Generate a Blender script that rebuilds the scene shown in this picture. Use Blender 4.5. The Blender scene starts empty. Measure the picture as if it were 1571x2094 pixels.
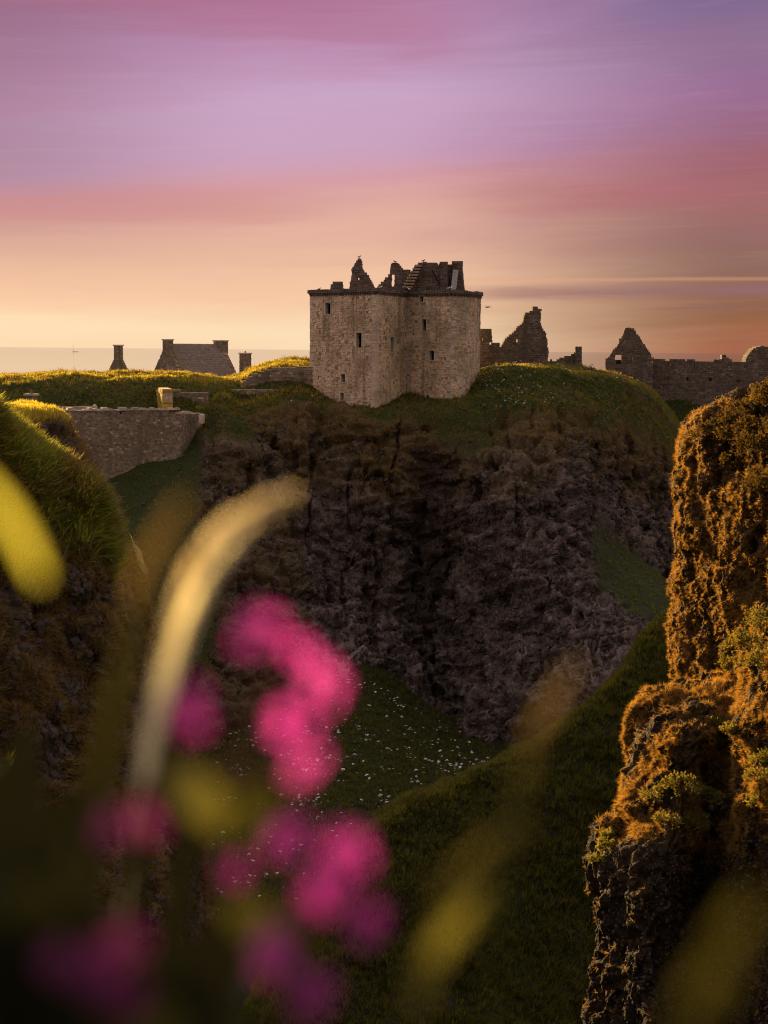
import bpy, math, random
import numpy as np
from mathutils import Vector, Matrix

random.seed(7)
RNG = np.random.default_rng(11)
SC = bpy.context.scene
COL = SC.collection
R = math.radians

def lin(r, g, b):
    f = lambda c: ((c/255.0+0.055)/1.055)**2.4 if c > 10 else c/255.0/12.92
    return (f(r), f(g), f(b), 1.0)

# ------------------------------------------------------------------ camera
CAMZ = 52.0                    # metres above the sea
FPX = 2094*50/36.0             # 50 mm lens, 36 mm tall frame
PITCH, ROLL = R(6.5), R(0.5)
_f = np.array([0, math.cos(PITCH), -math.sin(PITCH)])
_u0 = np.array([0, math.sin(PITCH), math.cos(PITCH)])
_r0 = np.array([1.0, 0, 0])
CR = _r0*math.cos(ROLL)+_u0*math.sin(ROLL)
CU = _u0*math.cos(ROLL)-_r0*math.sin(ROLL)
CP = np.array([0, 0, CAMZ])

def ray(px, py):
    return _f+CR*((px-785.5)/FPX)+CU*((1047-py)/FPX)

def P(px, py, D):
    d = ray(px, py)
    return CP+d*(D/d[1])

def proj(p):
    q = np.asarray(p)-CP
    z = q@_f
    z = np.where(np.abs(z) < 1e-6, 1e-6, z)
    return 785.5+FPX*(q@CR)/z, 1047-FPX*(q@CU)/z, z

cam_d = bpy.data.cameras.new("camera")
cam = bpy.data.objects.new("camera", cam_d)
COL.objects.link(cam)
M = Matrix(((CR[0], CU[0], -_f[0], 0), (CR[1], CU[1], -_f[1], 0), (CR[2], CU[2], -_f[2], CAMZ), (0, 0, 0, 1)))
cam.matrix_world = M
cam_d.sensor_fit = 'AUTO'
cam_d.sensor_width = 36
cam_d.lens = 50
cam_d.clip_start = 0.02
cam_d.clip_end = 200000
cam_d.dof.use_dof = True
cam_d.dof.focus_distance = 150
cam_d.dof.aperture_fstop = 2.8
cam_d.dof.aperture_blades = 0
SC.camera = cam

SC.view_settings.view_transform = 'Standard'
SC.view_settings.look = 'None'
SC.view_settings.gamma = 1
SC.view_settings.exposure = 1.55
SC.view_settings.use_curve_mapping = False
SC.render.engine = 'CYCLES'
SC.cycles.use_denoising = True
SC.cycles.filter_width = 1.1
SC.cycles.max_bounces = 6
SC.cycles.transparent_max_bounces = 6
SC.cycles.sample_clamp_indirect = 4

# ------------------------------------------------------------------ sun and sky
SUN_AZ, SUN_EL = R(-31), R(7.5)
sd = bpy.data.lights.new("sun", 'SUN')
sd.energy = 5.0
sd.color = (1.0, 0.64, 0.25)
sd.angle = R(0.6)
sun = bpy.data.objects.new("sun", sd)
COL.objects.link(sun)
sdir = Vector((math.sin(SUN_AZ)*math.cos(SUN_EL), math.cos(SUN_AZ)*math.cos(SUN_EL), math.sin(SUN_EL)))
sun.rotation_euler = sdir.to_track_quat('Z', 'Y').to_euler()
sun.location = sdir*300

class NT:
    """tiny node-tree writer"""
    def __init__(s, nt):
        s.nt = nt
        s.n = nt.nodes
        s.l = nt.links
    def node(s, t, **kw):
        nd = s.n.new(t)
        for k, v in kw.items():
            setattr(nd, k, v)
        return nd
    def put(s, sock, v):
        if hasattr(v, 'is_linked') or isinstance(v, bpy.types.NodeSocket):
            s.l.new(v, sock)
        else:
            sock.default_value = v
    def math(s, op, a, b=0.0, c=None, clamp=False):
        nd = s.node('ShaderNodeMath', operation=op, use_clamp=clamp)
        s.put(nd.inputs[0], a); s.put(nd.inputs[1], b)
        if c is not None: s.put(nd.inputs[2], c)
        return nd.outputs[0]
    def mix(s, f, a, b, mode='MIX'):
        nd = s.node('ShaderNodeMix', data_type='RGBA', blend_type=mode)
        s.put(nd.inputs[0], f); s.put(nd.inputs[6], a); s.put(nd.inputs[7], b)
        return nd.outputs[2]
    def ramp(s, f, stops, interp='LINEAR'):
        nd = s.node('ShaderNodeValToRGB')
        cr = nd.color_ramp
        cr.interpolation = interp
        while len(cr.elements) < len(stops): cr.elements.new(0.5)
        for e, (p, c) in zip(cr.elements, stops):
            e.position = p
            e.color = c if len(c) == 4 else (*c, 1)
        s.put(nd.inputs[0], f)
        return nd.outputs[0]
    def smooth(s, x, a, b):
        nd = s.node('ShaderNodeMapRange', interpolation_type='SMOOTHSTEP')
        s.put(nd.inputs[0], x); nd.inputs[1].default_value = a; nd.inputs[2].default_value = b
        return nd.outputs[0]
    def noise(s, vec, scale, detail=4, rough=0.55, dist=0.0):
        nd = s.node('ShaderNodeTexNoise')
        if vec is not None: s.put(nd.inputs['Vector'], vec)
        nd.inputs['Scale'].default_value = scale
        nd.inputs['Detail'].default_value = detail
        nd.inputs['Roughness'].default_value = rough
        nd.inputs['Distortion'].default_value = dist
        return nd.outputs[0]
    def comb(s, x, y, z):
        nd = s.node('ShaderNodeCombineXYZ')
        for i, v in enumerate((x, y, z)): s.put(nd.inputs[i], v)
        return nd.outputs[0]

world = bpy.data.worlds.new("World")
SC.world = world
world.use_nodes = True
w = NT(world.node_tree)
w.n.clear()
tc = w.node('ShaderNodeTexCoord')
sep = w.node('ShaderNodeSeparateXYZ')
w.l.new(tc.outputs['Generated'], sep.inputs[0])
el = w.math('MULTIPLY', w.math('ARCSINE', sep.outputs[2]), 57.2958)
az = w.math('MULTIPLY', w.math('ARCTAN2', sep.outputs[0], sep.outputs[1]), 57.2958)
# wisps: noise stretched along the horizon
wv = w.comb(w.math('MULTIPLY', az, 0.05), w.math('ADD', w.math('MULTIPLY', el, 0.42), w.math('MULTIPLY', az, -0.03)), 3.7)
n1 = w.noise(wv, 1.0, 5, 0.55, 0.4)
wv2 = w.comb(w.math('MULTIPLY', az, 0.10), w.math('ADD', w.math('MULTIPLY', el, 1.6), w.math('MULTIPLY', az, -0.03)), 9.1)
n2 = w.noise(wv2, 1.0, 7, 0.6, 0.5)
tl = w.math('MULTIPLY', w.math('MAXIMUM', w.math('MINIMUM', az, 22.0), -22.0), w.math('MULTIPLY', w.smooth(el, 2.0, 6.0), -0.085))
elw = w.math('ADD', w.math('ADD', el, w.math('MULTIPLY', tl, 1.0)), w.math('MULTIPLY', w.math('SUBTRACT', n1, 0.5), 2.6))
elw = w.math('ADD', elw, w.math('MULTIPLY', w.math('SUBTRACT', n2, 0.5), 1.0))
t = w.math('DIVIDE', w.math('ADD', elw, 2.0), 42.0, clamp=True)
q = lambda e: (e+2.0)/42.0
left = w.ramp(t, [(q(-1), lin(255, 214, 174)), (q(0.5), lin(255, 226, 186)), (q(2.2), lin(248, 202, 166)), (q(4.0), lin(233, 183, 160)),
                  (q(5.4), lin(224, 170, 160)), (q(6.6), lin(216, 158, 168)), (q(7.9), lin(205, 164, 194)), (q(10.0), lin(204, 167, 201)),
                  (q(11.8), lin(190, 144, 182)), (q(13.6), lin(172, 118, 156)), (q(22), lin(210, 174, 186)), (q(40), lin(222, 204, 208))])
right = w.ramp(t, [(q(-1), lin(160, 101, 84)), (q(0.3), lin(168, 104, 76)), (q(1.4), lin(148, 99, 71)), (q(3.0), lin(146, 106, 95)),
                   (q(4.6), lin(152, 106, 104)), (q(5.8), lin(164, 100, 110)), (q(7.0), lin(158, 104, 130)), (q(8.6), lin(156, 108, 150)),
                   (q(10.5), lin(144, 112, 148)), (q(13.4), lin(112, 98, 142)), (q(22), lin(190, 162, 180)), (q(40), lin(222, 204, 208))])
azs = w.math('ADD', az, w.math('MULTIPLY', w.math('SUBTRACT', n1, 0.5), 6.0))
fr = w.smooth(azs, -1.0, 14.5)
sky = w.mix(fr, left, right)
# unseen sky behind and above the viewer, brightened to light the tower front
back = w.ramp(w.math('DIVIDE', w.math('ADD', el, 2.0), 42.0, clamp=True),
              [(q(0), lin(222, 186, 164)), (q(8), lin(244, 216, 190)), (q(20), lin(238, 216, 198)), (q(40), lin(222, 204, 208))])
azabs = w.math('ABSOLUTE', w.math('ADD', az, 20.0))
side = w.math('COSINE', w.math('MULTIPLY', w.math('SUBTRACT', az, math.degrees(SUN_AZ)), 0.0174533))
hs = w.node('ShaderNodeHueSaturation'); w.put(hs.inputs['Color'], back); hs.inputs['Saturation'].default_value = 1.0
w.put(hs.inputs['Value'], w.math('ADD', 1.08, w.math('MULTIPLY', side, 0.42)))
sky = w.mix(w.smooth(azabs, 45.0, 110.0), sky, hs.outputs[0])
dk = w.math('MULTIPLY', w.math('SUBTRACT', 1.0, w.smooth(az, -17.0, -4.0)), w.math('MULTIPLY', w.smooth(el, 1.5, 8.0), w.math('SUBTRACT', 1.0, w.smooth(el, 14.0, 22.0))))
sky = w.mix(w.math('MULTIPLY', dk, 0.55), sky, lin(128, 86, 112))
# pink wash streaks
pk = w.math('MULTIPLY', w.smooth(n1, 0.5, 0.72), w.math('MULTIPLY', w.smooth(el, 3.5, 6.0), 0.15))
sky = w.mix(pk, sky, lin(212, 130, 162))
def band(a0, e0, slope, half, soft, amin, amax, col, amt):
    """a thin bar of cloud: centre line e0+slope*(az-a0), between two azimuths"""
    global sky
    line = w.math('SUBTRACT', w.math('SUBTRACT', el, e0), w.math('MULTIPLY', w.math('SUBTRACT', az, a0), slope))
    line = w.math('ADD', line, w.math('MULTIPLY', w.math('SUBTRACT', n2, 0.5), soft*2.0))
    m = w.math('SUBTRACT', 1.0, w.smooth(w.math('ABSOLUTE', line), half*0.3, half+soft))
    m = w.math('MULTIPLY', m, w.math('MULTIPLY', w.smooth(az, amin, amin+5), w.math('SUBTRACT', 1.0, w.smooth(az, amax-5, amax))))
    m = w.math('MULTIPLY', m, w.math('MULTIPLY', w.math('ADD', 0.55, n1), amt), clamp=True)
    sky = w.mix(m, sky, col)
band(-12, 5.35, 0.03, 0.30, 0.75, -40, -1, lin(206, 136, 136), 0.5)
band(11, 5.9, -0.02, 0.35, 0.9, 1, 40, lin(180, 106, 112), 0.4)
band(-7, 13.2, -0.12, 0.7, 1.3, -30, 5, lin(184, 108, 138), 0.4)
band(9, 2.35, 0.012, 0.14, 0.26, 1.0, 60, lin(150, 108, 110), 0.6)
band(8, 2.80, 0.004, 0.02, 0.10, 0.5, 40, lin(230, 168, 128), 0.35)
band(14, 1.72, 0.006, 0.02, 0.06, 8.6, 50, lin(140, 96, 98), 0.7)
wv3 = w.comb(w.math('MULTIPLY', az, 0.16), w.math('ADD', w.math('MULTIPLY', el, 3.4), w.math('MULTIPLY', az, -0.10)), 5.5)
n3 = w.noise(wv3, 1.0, 7, 0.62, 0.8)
sky = w.mix(w.math('MULTIPLY', w.smooth(n3, 0.5, 0.75), 0.055), sky, lin(244, 204, 196))
sky = w.mix(w.math('MULTIPLY', w.smooth(n3, 0.48, 0.28), 0.035), sky, lin(150, 100, 130))
# a real dawn sky underneath: faint extra scattering
nish = w.node('ShaderNodeTexSky', sky_type='NISHITA')
nish.sun_disc = False
nish.sun_elevation = SUN_EL
nish.sun_rotation = SUN_AZ
nish.altitude = 50
nish.dust_density = 2.0
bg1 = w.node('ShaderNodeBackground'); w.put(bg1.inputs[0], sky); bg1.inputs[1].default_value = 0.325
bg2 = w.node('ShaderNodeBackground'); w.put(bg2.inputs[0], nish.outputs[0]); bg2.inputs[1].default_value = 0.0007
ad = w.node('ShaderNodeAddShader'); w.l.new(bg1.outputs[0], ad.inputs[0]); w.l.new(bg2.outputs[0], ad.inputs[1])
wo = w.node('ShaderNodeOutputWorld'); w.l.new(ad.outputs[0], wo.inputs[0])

# ------------------------------------------------------------------ helpers: noise, meshes
def _hash(ix, iy, iz, seed):
    h = (ix.astype(np.uint64)*np.uint64(73856093)) ^ (iy.astype(np.uint64)*np.uint64(19349663)) ^ (iz.astype(np.uint64)*np.uint64(83492791)) ^ np.uint64(seed*2654435761 % (1 << 32))
    h &= np.uint64(0xffffffff)
    h = (h ^ (h >> np.uint64(15)))*np.uint64(2246822519) & np.uint64(0xffffffff)
    h = (h ^ (h >> np.uint64(13)))*np.uint64(3266489917) & np.uint64(0xffffffff)
    h ^= h >> np.uint64(16)
    return h.astype(np.float64)/4294967295.0

def vnoise(p, seed=0):
    i = np.floor(p).astype(np.int64)
    f = p-i
    f = f*f*f*(f*(f*6-15)+10)
    o = 0
    for dx in (0, 1):
        for dy in (0, 1):
            for dz in (0, 1):
                wgt = (f[..., 0] if dx else 1-f[..., 0])*(f[..., 1] if dy else 1-f[..., 1])*(f[..., 2] if dz else 1-f[..., 2])
                o = o+wgt*_hash(i[..., 0]+dx+5000, i[..., 1]+dy+5000, i[..., 2]+dz+5000, seed)
    return o*2-1

def fbm(p, scale, octs=4, seed=0, gain=0.5, ridged=False):
    p = np.asarray(p)*np.asarray(scale)
    a, s, tot = 1.0, 0, 0
    for k in range(octs):
        n = vnoise(p*(2.03**k)+k*17.3, seed+k)
        if ridged: n = 1-2*np.abs(n)
        s = s+a*n
        tot += a
        a *= gain
    return s/tot

def worley(p, scale, seed=0, cells=False):
    p = np.asarray(p)*np.asarray(scale)
    i = np.floor(p).astype(np.int64)
    f = p-i
    d1 = np.full(p.shape[:-1], 9.0)
    d2 = np.full(p.shape[:-1], 9.0)
    cid = np.zeros(p.shape[:-1])
    for dx in (-1, 0, 1):
        for dy in (-1, 0, 1):
            for dz in (-1, 0, 1):
                c = [i[..., k]+(dx, dy, dz)[k]+5000 for k in range(3)]
                q = np.stack([_hash(*c, seed+s) for s in (1, 2, 3)], -1)+np.array([dx, dy, dz])-f
                d = np.sqrt((q*q).sum(-1))
                d2 = np.where(d < d1, d1, np.minimum(d2, d))
                if cells: cid = np.where(d < d1, _hash(*c, seed+7), cid)
                d1 = np.minimum(d1, d)
    return (d1, d2, cid) if cells else (d1, d2)

def blocks(G, scale, seed, warp=0.35):
    """fractured rock: every block of stone stands a little proud or recessed"""
    Wp = G+warp/np.mean(scale)*0.5*np.stack([fbm(G, np.mean(scale)*0.8, 2, seed+k) for k in (1, 2, 3)], -1)
    d1, d2, c = worley(Wp, scale, seed, True)
    return (c-0.5)-0.6*np.exp(-((d2-d1)/0.10)**2)

def ledges(G, dirn, T, seed):
    """tilted beds: a saw-tooth along the dip direction"""
    s_ = (G@np.asarray(dirn))/T+0.9*fbm(G, 0.13, 3, seed)
    f = s_-np.floor(s_)
    return np.where(f < 0.82, f/0.82, (1-f)/0.18)-0.5

def sstep(x, a, b):
    t = np.clip((x-a)/(b-a), 0, 1)
    return t*t*(3-2*t)

def link(o, parent=None):
    COL.objects.link(o)
    if parent is not None: o.parent = parent
    return o

def tag(o, label=None, cat=None, group=None, kind=None):
    if label: o['label'] = label
    if cat: o['category'] = cat
    if group: o['group'] = group
    if kind: o['kind'] = kind
    return o

def thing(name, loc, label, cat, group=None, rz=0.0):
    o = bpy.data.objects.new(name, None)
    o.location = tuple(loc)
    o.rotation_euler = (0, 0, rz)
    o.empty_display_size = 0.3
    COL.objects.link(o)
    return tag(o, label, cat, group, 'thing')

def npmesh(name, V, F, mats, smooth=False, attrs=None, mi=None):
    """V (n,3); F (m,4) or (m,3) or list of tuples"""
    me = bpy.data.meshes.new(name)
    V = np.asarray(V, dtype=np.float32)
    if isinstance(F, np.ndarray):
        k = F.shape[1]
        me.vertices.add(len(V)); me.vertices.foreach_set('co', V.ravel())
        me.loops.add(F.size); me.loops.foreach_set('vertex_index', F.astype(np.int32).ravel())
        me.polygons.add(len(F)); me.polygons.foreach_set('loop_start', np.arange(0, F.size, k, dtype=np.int32))
        me.polygons.foreach_set('loop_total', np.full(len(F), k, dtype=np.int32))
        me.update(calc_edges=True)
    else:
        me.from_pydata([tuple(v) for v in V], [], F)
    for m in (mats if isinstance(mats, (list, tuple)) else [mats]): me.materials.append(m)
    if mi is not None: me.polygons.foreach_set('material_index', np.asarray(mi, dtype=np.int32))
    if smooth: me.polygons.foreach_set('use_smooth', np.ones(len(me.polygons), dtype=bool))
    for k, a in (attrs or {}).items():
        at = me.attributes.new(k, 'FLOAT', 'POINT')
        at.data.foreach_set('value', np.asarray(a, dtype=np.float32).ravel())
    me.validate()
    return me

class MB:
    """collects shapes; build() links them as one mesh object"""
    def __init__(s): s.v = []; s.f = []; s.m = []
    def add(s, vs, fs, mi=0):
        b = len(s.v)
        s.v += [tuple(float(c) for c in v) for v in vs]
        s.f += [tuple(i+b for i in f) for f in fs]
        s.m += [mi]*len(fs)
    def hexa(s, c, mi=0):
        s.add(c, [(0, 3, 2, 1), (4, 5, 6, 7), (0, 1, 5, 4), (1, 2, 6, 5), (2, 3, 7, 6), (3, 0, 4, 7)], mi)
    def box(s, a, b, mi=0, jit=0.0):
        x0, y0, z0 = a; x1, y1, z1 = b
        c = [(x0, y0, z0), (x1, y0, z0), (x1, y1, z0), (x0, y1, z0), (x0, y0, z1), (x1, y0, z1), (x1, y1, z1), (x0, y1, z1)]
        if jit: c = [tuple(k+random.uniform(-jit, jit) for k in q) for q in c]
        s.hexa(c, mi)
    def obox(s, o, U, N, u0, u1, n0, n1, z0, z1, mi=0, jit=0.0):
        o, U, N = np.asarray(o), np.asarray(U), np.asarray(N)
        Z = np.array([0, 0, 1.0])
        c = [o+U*u+N*n+Z*z for z in (z0, z1) for (u, n) in ((u0, n0), (u1, n0), (u1, n1), (u0, n1))]
        if jit: c = [q+np.array([random.uniform(-jit, jit) for _ in range(3)]) for q in c]
        s.hexa(c, mi)
    def tube(s, pts, rad, seg=6, mi=0, cap=True):
        pts = [np.asarray(p, float) for p in pts]
        n = len(pts)
        rings = []
        ref = None
        for i, p in enumerate(pts):
            d = pts[min(i+1, n-1)]-pts[max(i-1, 0)]
            d = d/(np.linalg.norm(d)+1e-12)
            if ref is None:
                ref = np.array([0, 0, 1.0]) if abs(d[2]) < 0.9 else np.array([1.0, 0, 0])
            a = np.cross(d, ref); a /= np.linalg.norm(a)+1e-12
            b = np.cross(d, a)
            ref = np.cross(a, d)
            r = rad[i] if hasattr(rad, '__len__') else rad
            rings.append([p+r*(a*math.cos(k*2*math.pi/seg)+b*math.sin(k*2*math.pi/seg)) for k in range(seg)])
        vs = [v for r_ in rings for v in r_]
        fs = [(i*seg+k, i*seg+(k+1) % seg, (i+1)*seg+(k+1) % seg, (i+1)*seg+k) for i in range(n-1) for k in range(seg)]
        if cap:
            fs.append(tuple(range(seg))[::-1]); fs.append(tuple((n-1)*seg+k for k in range(seg)))
        s.add(vs, fs, mi)
    def build(s, name, mats, parent=None, smooth=False, local=True, kind=None):
        V = np.array(s.v, dtype=np.float64)
        o = bpy.data.objects.new(name, None)
        me = bpy.data.meshes.new(name)
        if parent is not None and local:
            off = np.zeros(3); pr = parent
            while pr is not None:
                off += np.array(pr.location); pr = pr.parent
            V = V-off
        me.from_pydata([tuple(v) for v in V], [], s.f)
        for m in (mats if isinstance(mats, (list, tuple)) else [mats]): me.materials.append(m)
        me.polygons.foreach_set('material_index', np.array(s.m, dtype=np.int32))
        if smooth: me.polygons.foreach_set('use_smooth', np.ones(len(me.polygons), dtype=bool))
        bpy.data.objects.remove(o)
        o = bpy.data.objects.new(name, me)
        link(o, parent)
        if kind: o['kind'] = kind
        return o

# ------------------------------------------------------------------ materials
def newmat(name):
    m = bpy.data.materials.new(name)
    m.use_nodes = True
    n = NT(m.node_tree)
    n.n.clear()
    out = n.node('ShaderNodeOutputMaterial')
    return m, n, out

def principled(n, out, col, rough=0.9, bump=None, bstr=0.5, bdist=0.05, spec=0.3):
    b = n.node('ShaderNodeBsdfPrincipled')
    n.put(b.inputs['Base Color'], col)
    n.put(b.inputs['Roughness'], rough)
    b.inputs['Specular IOR Level'].default_value = spec
    if bump is not None:
        bp = n.node('ShaderNodeBump')
        bp.inputs['Strength'].default_value = bstr
        bp.inputs['Distance'].default_value = bdist
        n.put(bp.inputs['Height'], bump)
        n.l.new(bp.outputs[0], b.inputs['Normal'])
    n.l.new(b.outputs[0], out.inputs[0])
    return b

def attr(n, name):
    a = n.node('ShaderNodeAttribute', attribute_name=name)
    return a.outputs['Fac']

def terrain_mat(name, rock=((0.10, 0.066, 0.056), (0.20, 0.145, 0.125)), green=((0.022, 0.034, 0.006), (0.060, 0.078, 0.014)),
                dry=((0.060, 0.040, 0.014), (0.135, 0.092, 0.032)), rs=1.0, bd=0.25):
    m, n, out = newmat(name)
    g = n.node('ShaderNodeNewGeometry').outputs['Position']
    c1 = n.noise(g, 0.35*rs, 6, 0.62)
    c2 = n.noise(g, 2.6*rs, 5, 0.65)
    vo = n.node('ShaderNodeTexVoronoi', feature='F1'); n.put(vo.inputs['Vector'], g); vo.inputs['Scale'].default_value = 1.6*rs
    vd = n.node('ShaderNodeTexVoronoi', feature='DISTANCE_TO_EDGE'); n.put(vd.inputs['Vector'], g); vd.inputs['Scale'].default_value = 1.6*rs
    v2 = n.node('ShaderNodeTexVoronoi', feature='F1'); n.put(v2.inputs['Vector'], g); v2.inputs['Scale'].default_value = 4.3*rs
    rk = n.mix(n.smooth(c1, 0.35, 0.65), (*rock[0], 1), (*rock[1], 1))
    cs = n.node('ShaderNodeSeparateColor'); n.put(cs.inputs[0], v2.outputs['Color'])
    rk = n.mix(n.math('MULTIPLY', n.smooth(cs.outputs[0], 0.62, 0.98), 0.65), rk, (rock[1][0]*1.7, rock[1][1]*1.75, rock[1][2]*1.85, 1))
    rk = n.mix(n.smooth(c2, 0.42, 0.75), rk, (rock[0][0]*0.6, rock[0][1]*0.6, rock[0][2]*0.62, 1))
    mpv = n.node('ShaderNodeMapping'); n.put(mpv.inputs['Vector'], g); mpv.inputs['Scale'].default_value = (1.1, 1.1, 0.10)
    sv = n.noise(mpv.outputs[0], 0.9*rs, 5, 0.65)
    rk = n.mix(n.math('MULTIPLY', n.smooth(sv, 0.50, 0.68), 0.6), rk, (rock[0][0]*0.45, rock[0][1]*0.45, rock[0][2]*0.45, 1))
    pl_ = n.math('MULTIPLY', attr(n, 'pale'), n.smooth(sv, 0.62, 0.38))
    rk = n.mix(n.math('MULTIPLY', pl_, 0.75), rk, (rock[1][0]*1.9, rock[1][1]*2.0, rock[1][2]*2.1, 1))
    gr = n.mix(n.smooth(c2, 0.3, 0.7), (*green[0], 1), (*green[1], 1))
    dr = n.mix(n.smooth(c2, 0.3, 0.7), (*dry[0], 1), (*dry[1], 1))
    col = n.mix(n.math('ADD', attr(n, 'dry'), n.math('MULTIPLY', n.math('SUBTRACT', c2, 0.5), 0.9), clamp=True), rk, dr)
    col = n.mix(n.math('ADD', attr(n, 'veg'), n.math('MULTIPLY', n.math('SUBTRACT', c2, 0.5), 0.7), clamp=True), col, gr)
    h = n.math('ADD', n.math('MULTIPLY', c2, 0.7), n.math('MULTIPLY', n.math('MINIMUM', vd.outputs['Distance'], 0.25), 1.6))
    h = n.math('SUBTRACT', h, n.math('MULTIPLY', v2.outputs['Distance'], 0.5))
    principled(n, out, col, 0.92, h, 0.9, bd, 0.2)
    return m

def leaf_mat(name, dark, light, trans=0.45, tcol=None, rough=0.6):
    """foliage: diffuse + translucent, colour varies from one clump to the next"""
    m, n, out = newmat(name)
    oi = n.node('ShaderNodeObjectInfo')
    g = n.node('ShaderNodeNewGeometry')
    rnd = n.math('ADD', n.math('MULTIPLY', oi.outputs['Random'], 0.6), n.math('MULTIPLY', g.outputs['Random Per Island'], 0.4))
    col = n.mix(rnd, (*dark, 1), (*light, 1))
    d = n.node('ShaderNodeBsdfDiffuse'); n.put(d.inputs[0], col)
    t_ = n.node('ShaderNodeBsdfTranslucent')
    if tcol is None: n.put(t_.inputs[0], col)
    else: n.put(t_.inputs[0], n.mix(0.5, col, (*tcol, 1)))
    gl = n.node('ShaderNodeBsdfGlossy'); gl.inputs['Roughness'].default_value = rough; gl.inputs[0].default_value = (0.5, 0.5, 0.5, 1)
    ms = n.node('ShaderNodeMixShader'); ms.inputs[0].default_value = trans
    n.l.new(d.outputs[0], ms.inputs[1]); n.l.new(t_.outputs[0], ms.inputs[2])
    m2 = n.node('ShaderNodeMixShader'); m2.inputs[0].default_value = 0.04
    n.l.new(ms.outputs[0], m2.inputs[1]); n.l.new(gl.outputs[0], m2.inputs[2])
    n.l.new(m2.outputs[0], out.inputs[0])
    return m

def stone_mat(name, cols, lichen=0.25, streak=True, stain=(0.12, 0.10, 0.06)):
    """rubble masonry: every stone its own tint, lichen flecks, damp streaks"""
    m, n, out = newmat(name)
    g = n.node('ShaderNodeNewGeometry')
    rp = g.outputs['Random Per Island']
    pos = g.outputs['Position']
    k = len(cols)
    col = n.ramp(rp, [(i/(k-1.0), c) for i, c in enumerate(cols)])
    c1 = n.noise(pos, 0.28, 5, 0.6)
    c2 = n.noise(pos, 5.0, 4, 0.65)
    c3 = n.noise(pos, 2.2, 3, 0.7)
    col = n.mix(n.math('MULTIPLY', n.smooth(c1, 0.40, 0.66), 0.7), col, (*stain, 1))
    if streak:
        mp = n.node('ShaderNodeMapping'); n.put(mp.inputs['Vector'], pos); mp.inputs['Scale'].default_value = (0.9, 0.9, 0.07)
        st = n.noise(mp.outputs[0], 1.0, 4, 0.6)
        col = n.mix(n.math('MULTIPLY', n.smooth(st, 0.48, 0.70), 0.8), col, (stain[0]*0.8, stain[1]*0.8, stain[2]*0.75, 1))
    col = n.mix(n.math('MULTIPLY', n.smooth(c2, 0.5, 0.8), 0.5), col, (0.07, 0.055, 0.04, 1))
    col = n.mix(n.math('MULTIPLY', n.smooth(c3, 0.70, 0.78), lichen*2), col, (0.62, 0.58, 0.50, 1))
    principled(n, out, col, 0.93, c2, 0.6, 0.05, 0.2)
    return m

def plain_mat(name, c, rough=0.85, var=0.35, scale=6.0):
    m, n, out = newmat(name)
    g = n.node('ShaderNodeNewGeometry').outputs['Position']
    c2 = n.noise(g, scale, 4, 0.6)
    col = n.mix(n.smooth(c2, 0.3, 0.7), (*[x*(1-var) for x in c], 1), (*[min(1, x*(1+var)) for x in c], 1))
    principled(n, out, col, rough, c2, 0.4, 0.03, 0.25)
    return m

# ------------------------------------------------------------------ lofted land forms
def _cr(p0, p1, p2, p3, t):
    t = t[:, None] if t.ndim == 1 else t
    return 0.5*((2*p1)+(-p0+p2)*t+(2*p0-5*p1+4*p2-p3)*t*t+(-p0+3*p1-3*p2+p3)*t**3)

def densify(A, step, axis):
    """Catmull-Rom along one axis of a control grid, samples spread by mean length"""
    A = np.moveaxis(A, axis, 0)
    n = A.shape[0]
    out = []
    for i in range(n-1):
        L = np.sqrt(((A[i+1]-A[i])**2).sum(-1)).mean()
        st = step[i] if hasattr(step, '__len__') else step
        k = max(2, int(round(L/st)))
        p0, p1, p2, p3 = A[max(i-1, 0)], A[i], A[i+1], A[min(i+2, n-1)]
        for j in range(k):
            t = j/k
            out.append(0.5*((2*p1)+(-p0+p2)*t+(2*p0-5*p1+4*p2-p3)*t*t+(-p0+3*p1-3*p2+p3)*t**3))
    out.append(A[-1])
    return np.moveaxis(np.array(out), 0, axis)

def gridnormals(G):
    du = np.gradient(G, axis=0); dv = np.gradient(G, axis=1)
    N = np.cross(du, dv)
    N /= np.linalg.norm(N, axis=-1, keepdims=True)+1e-12
    return N

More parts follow.
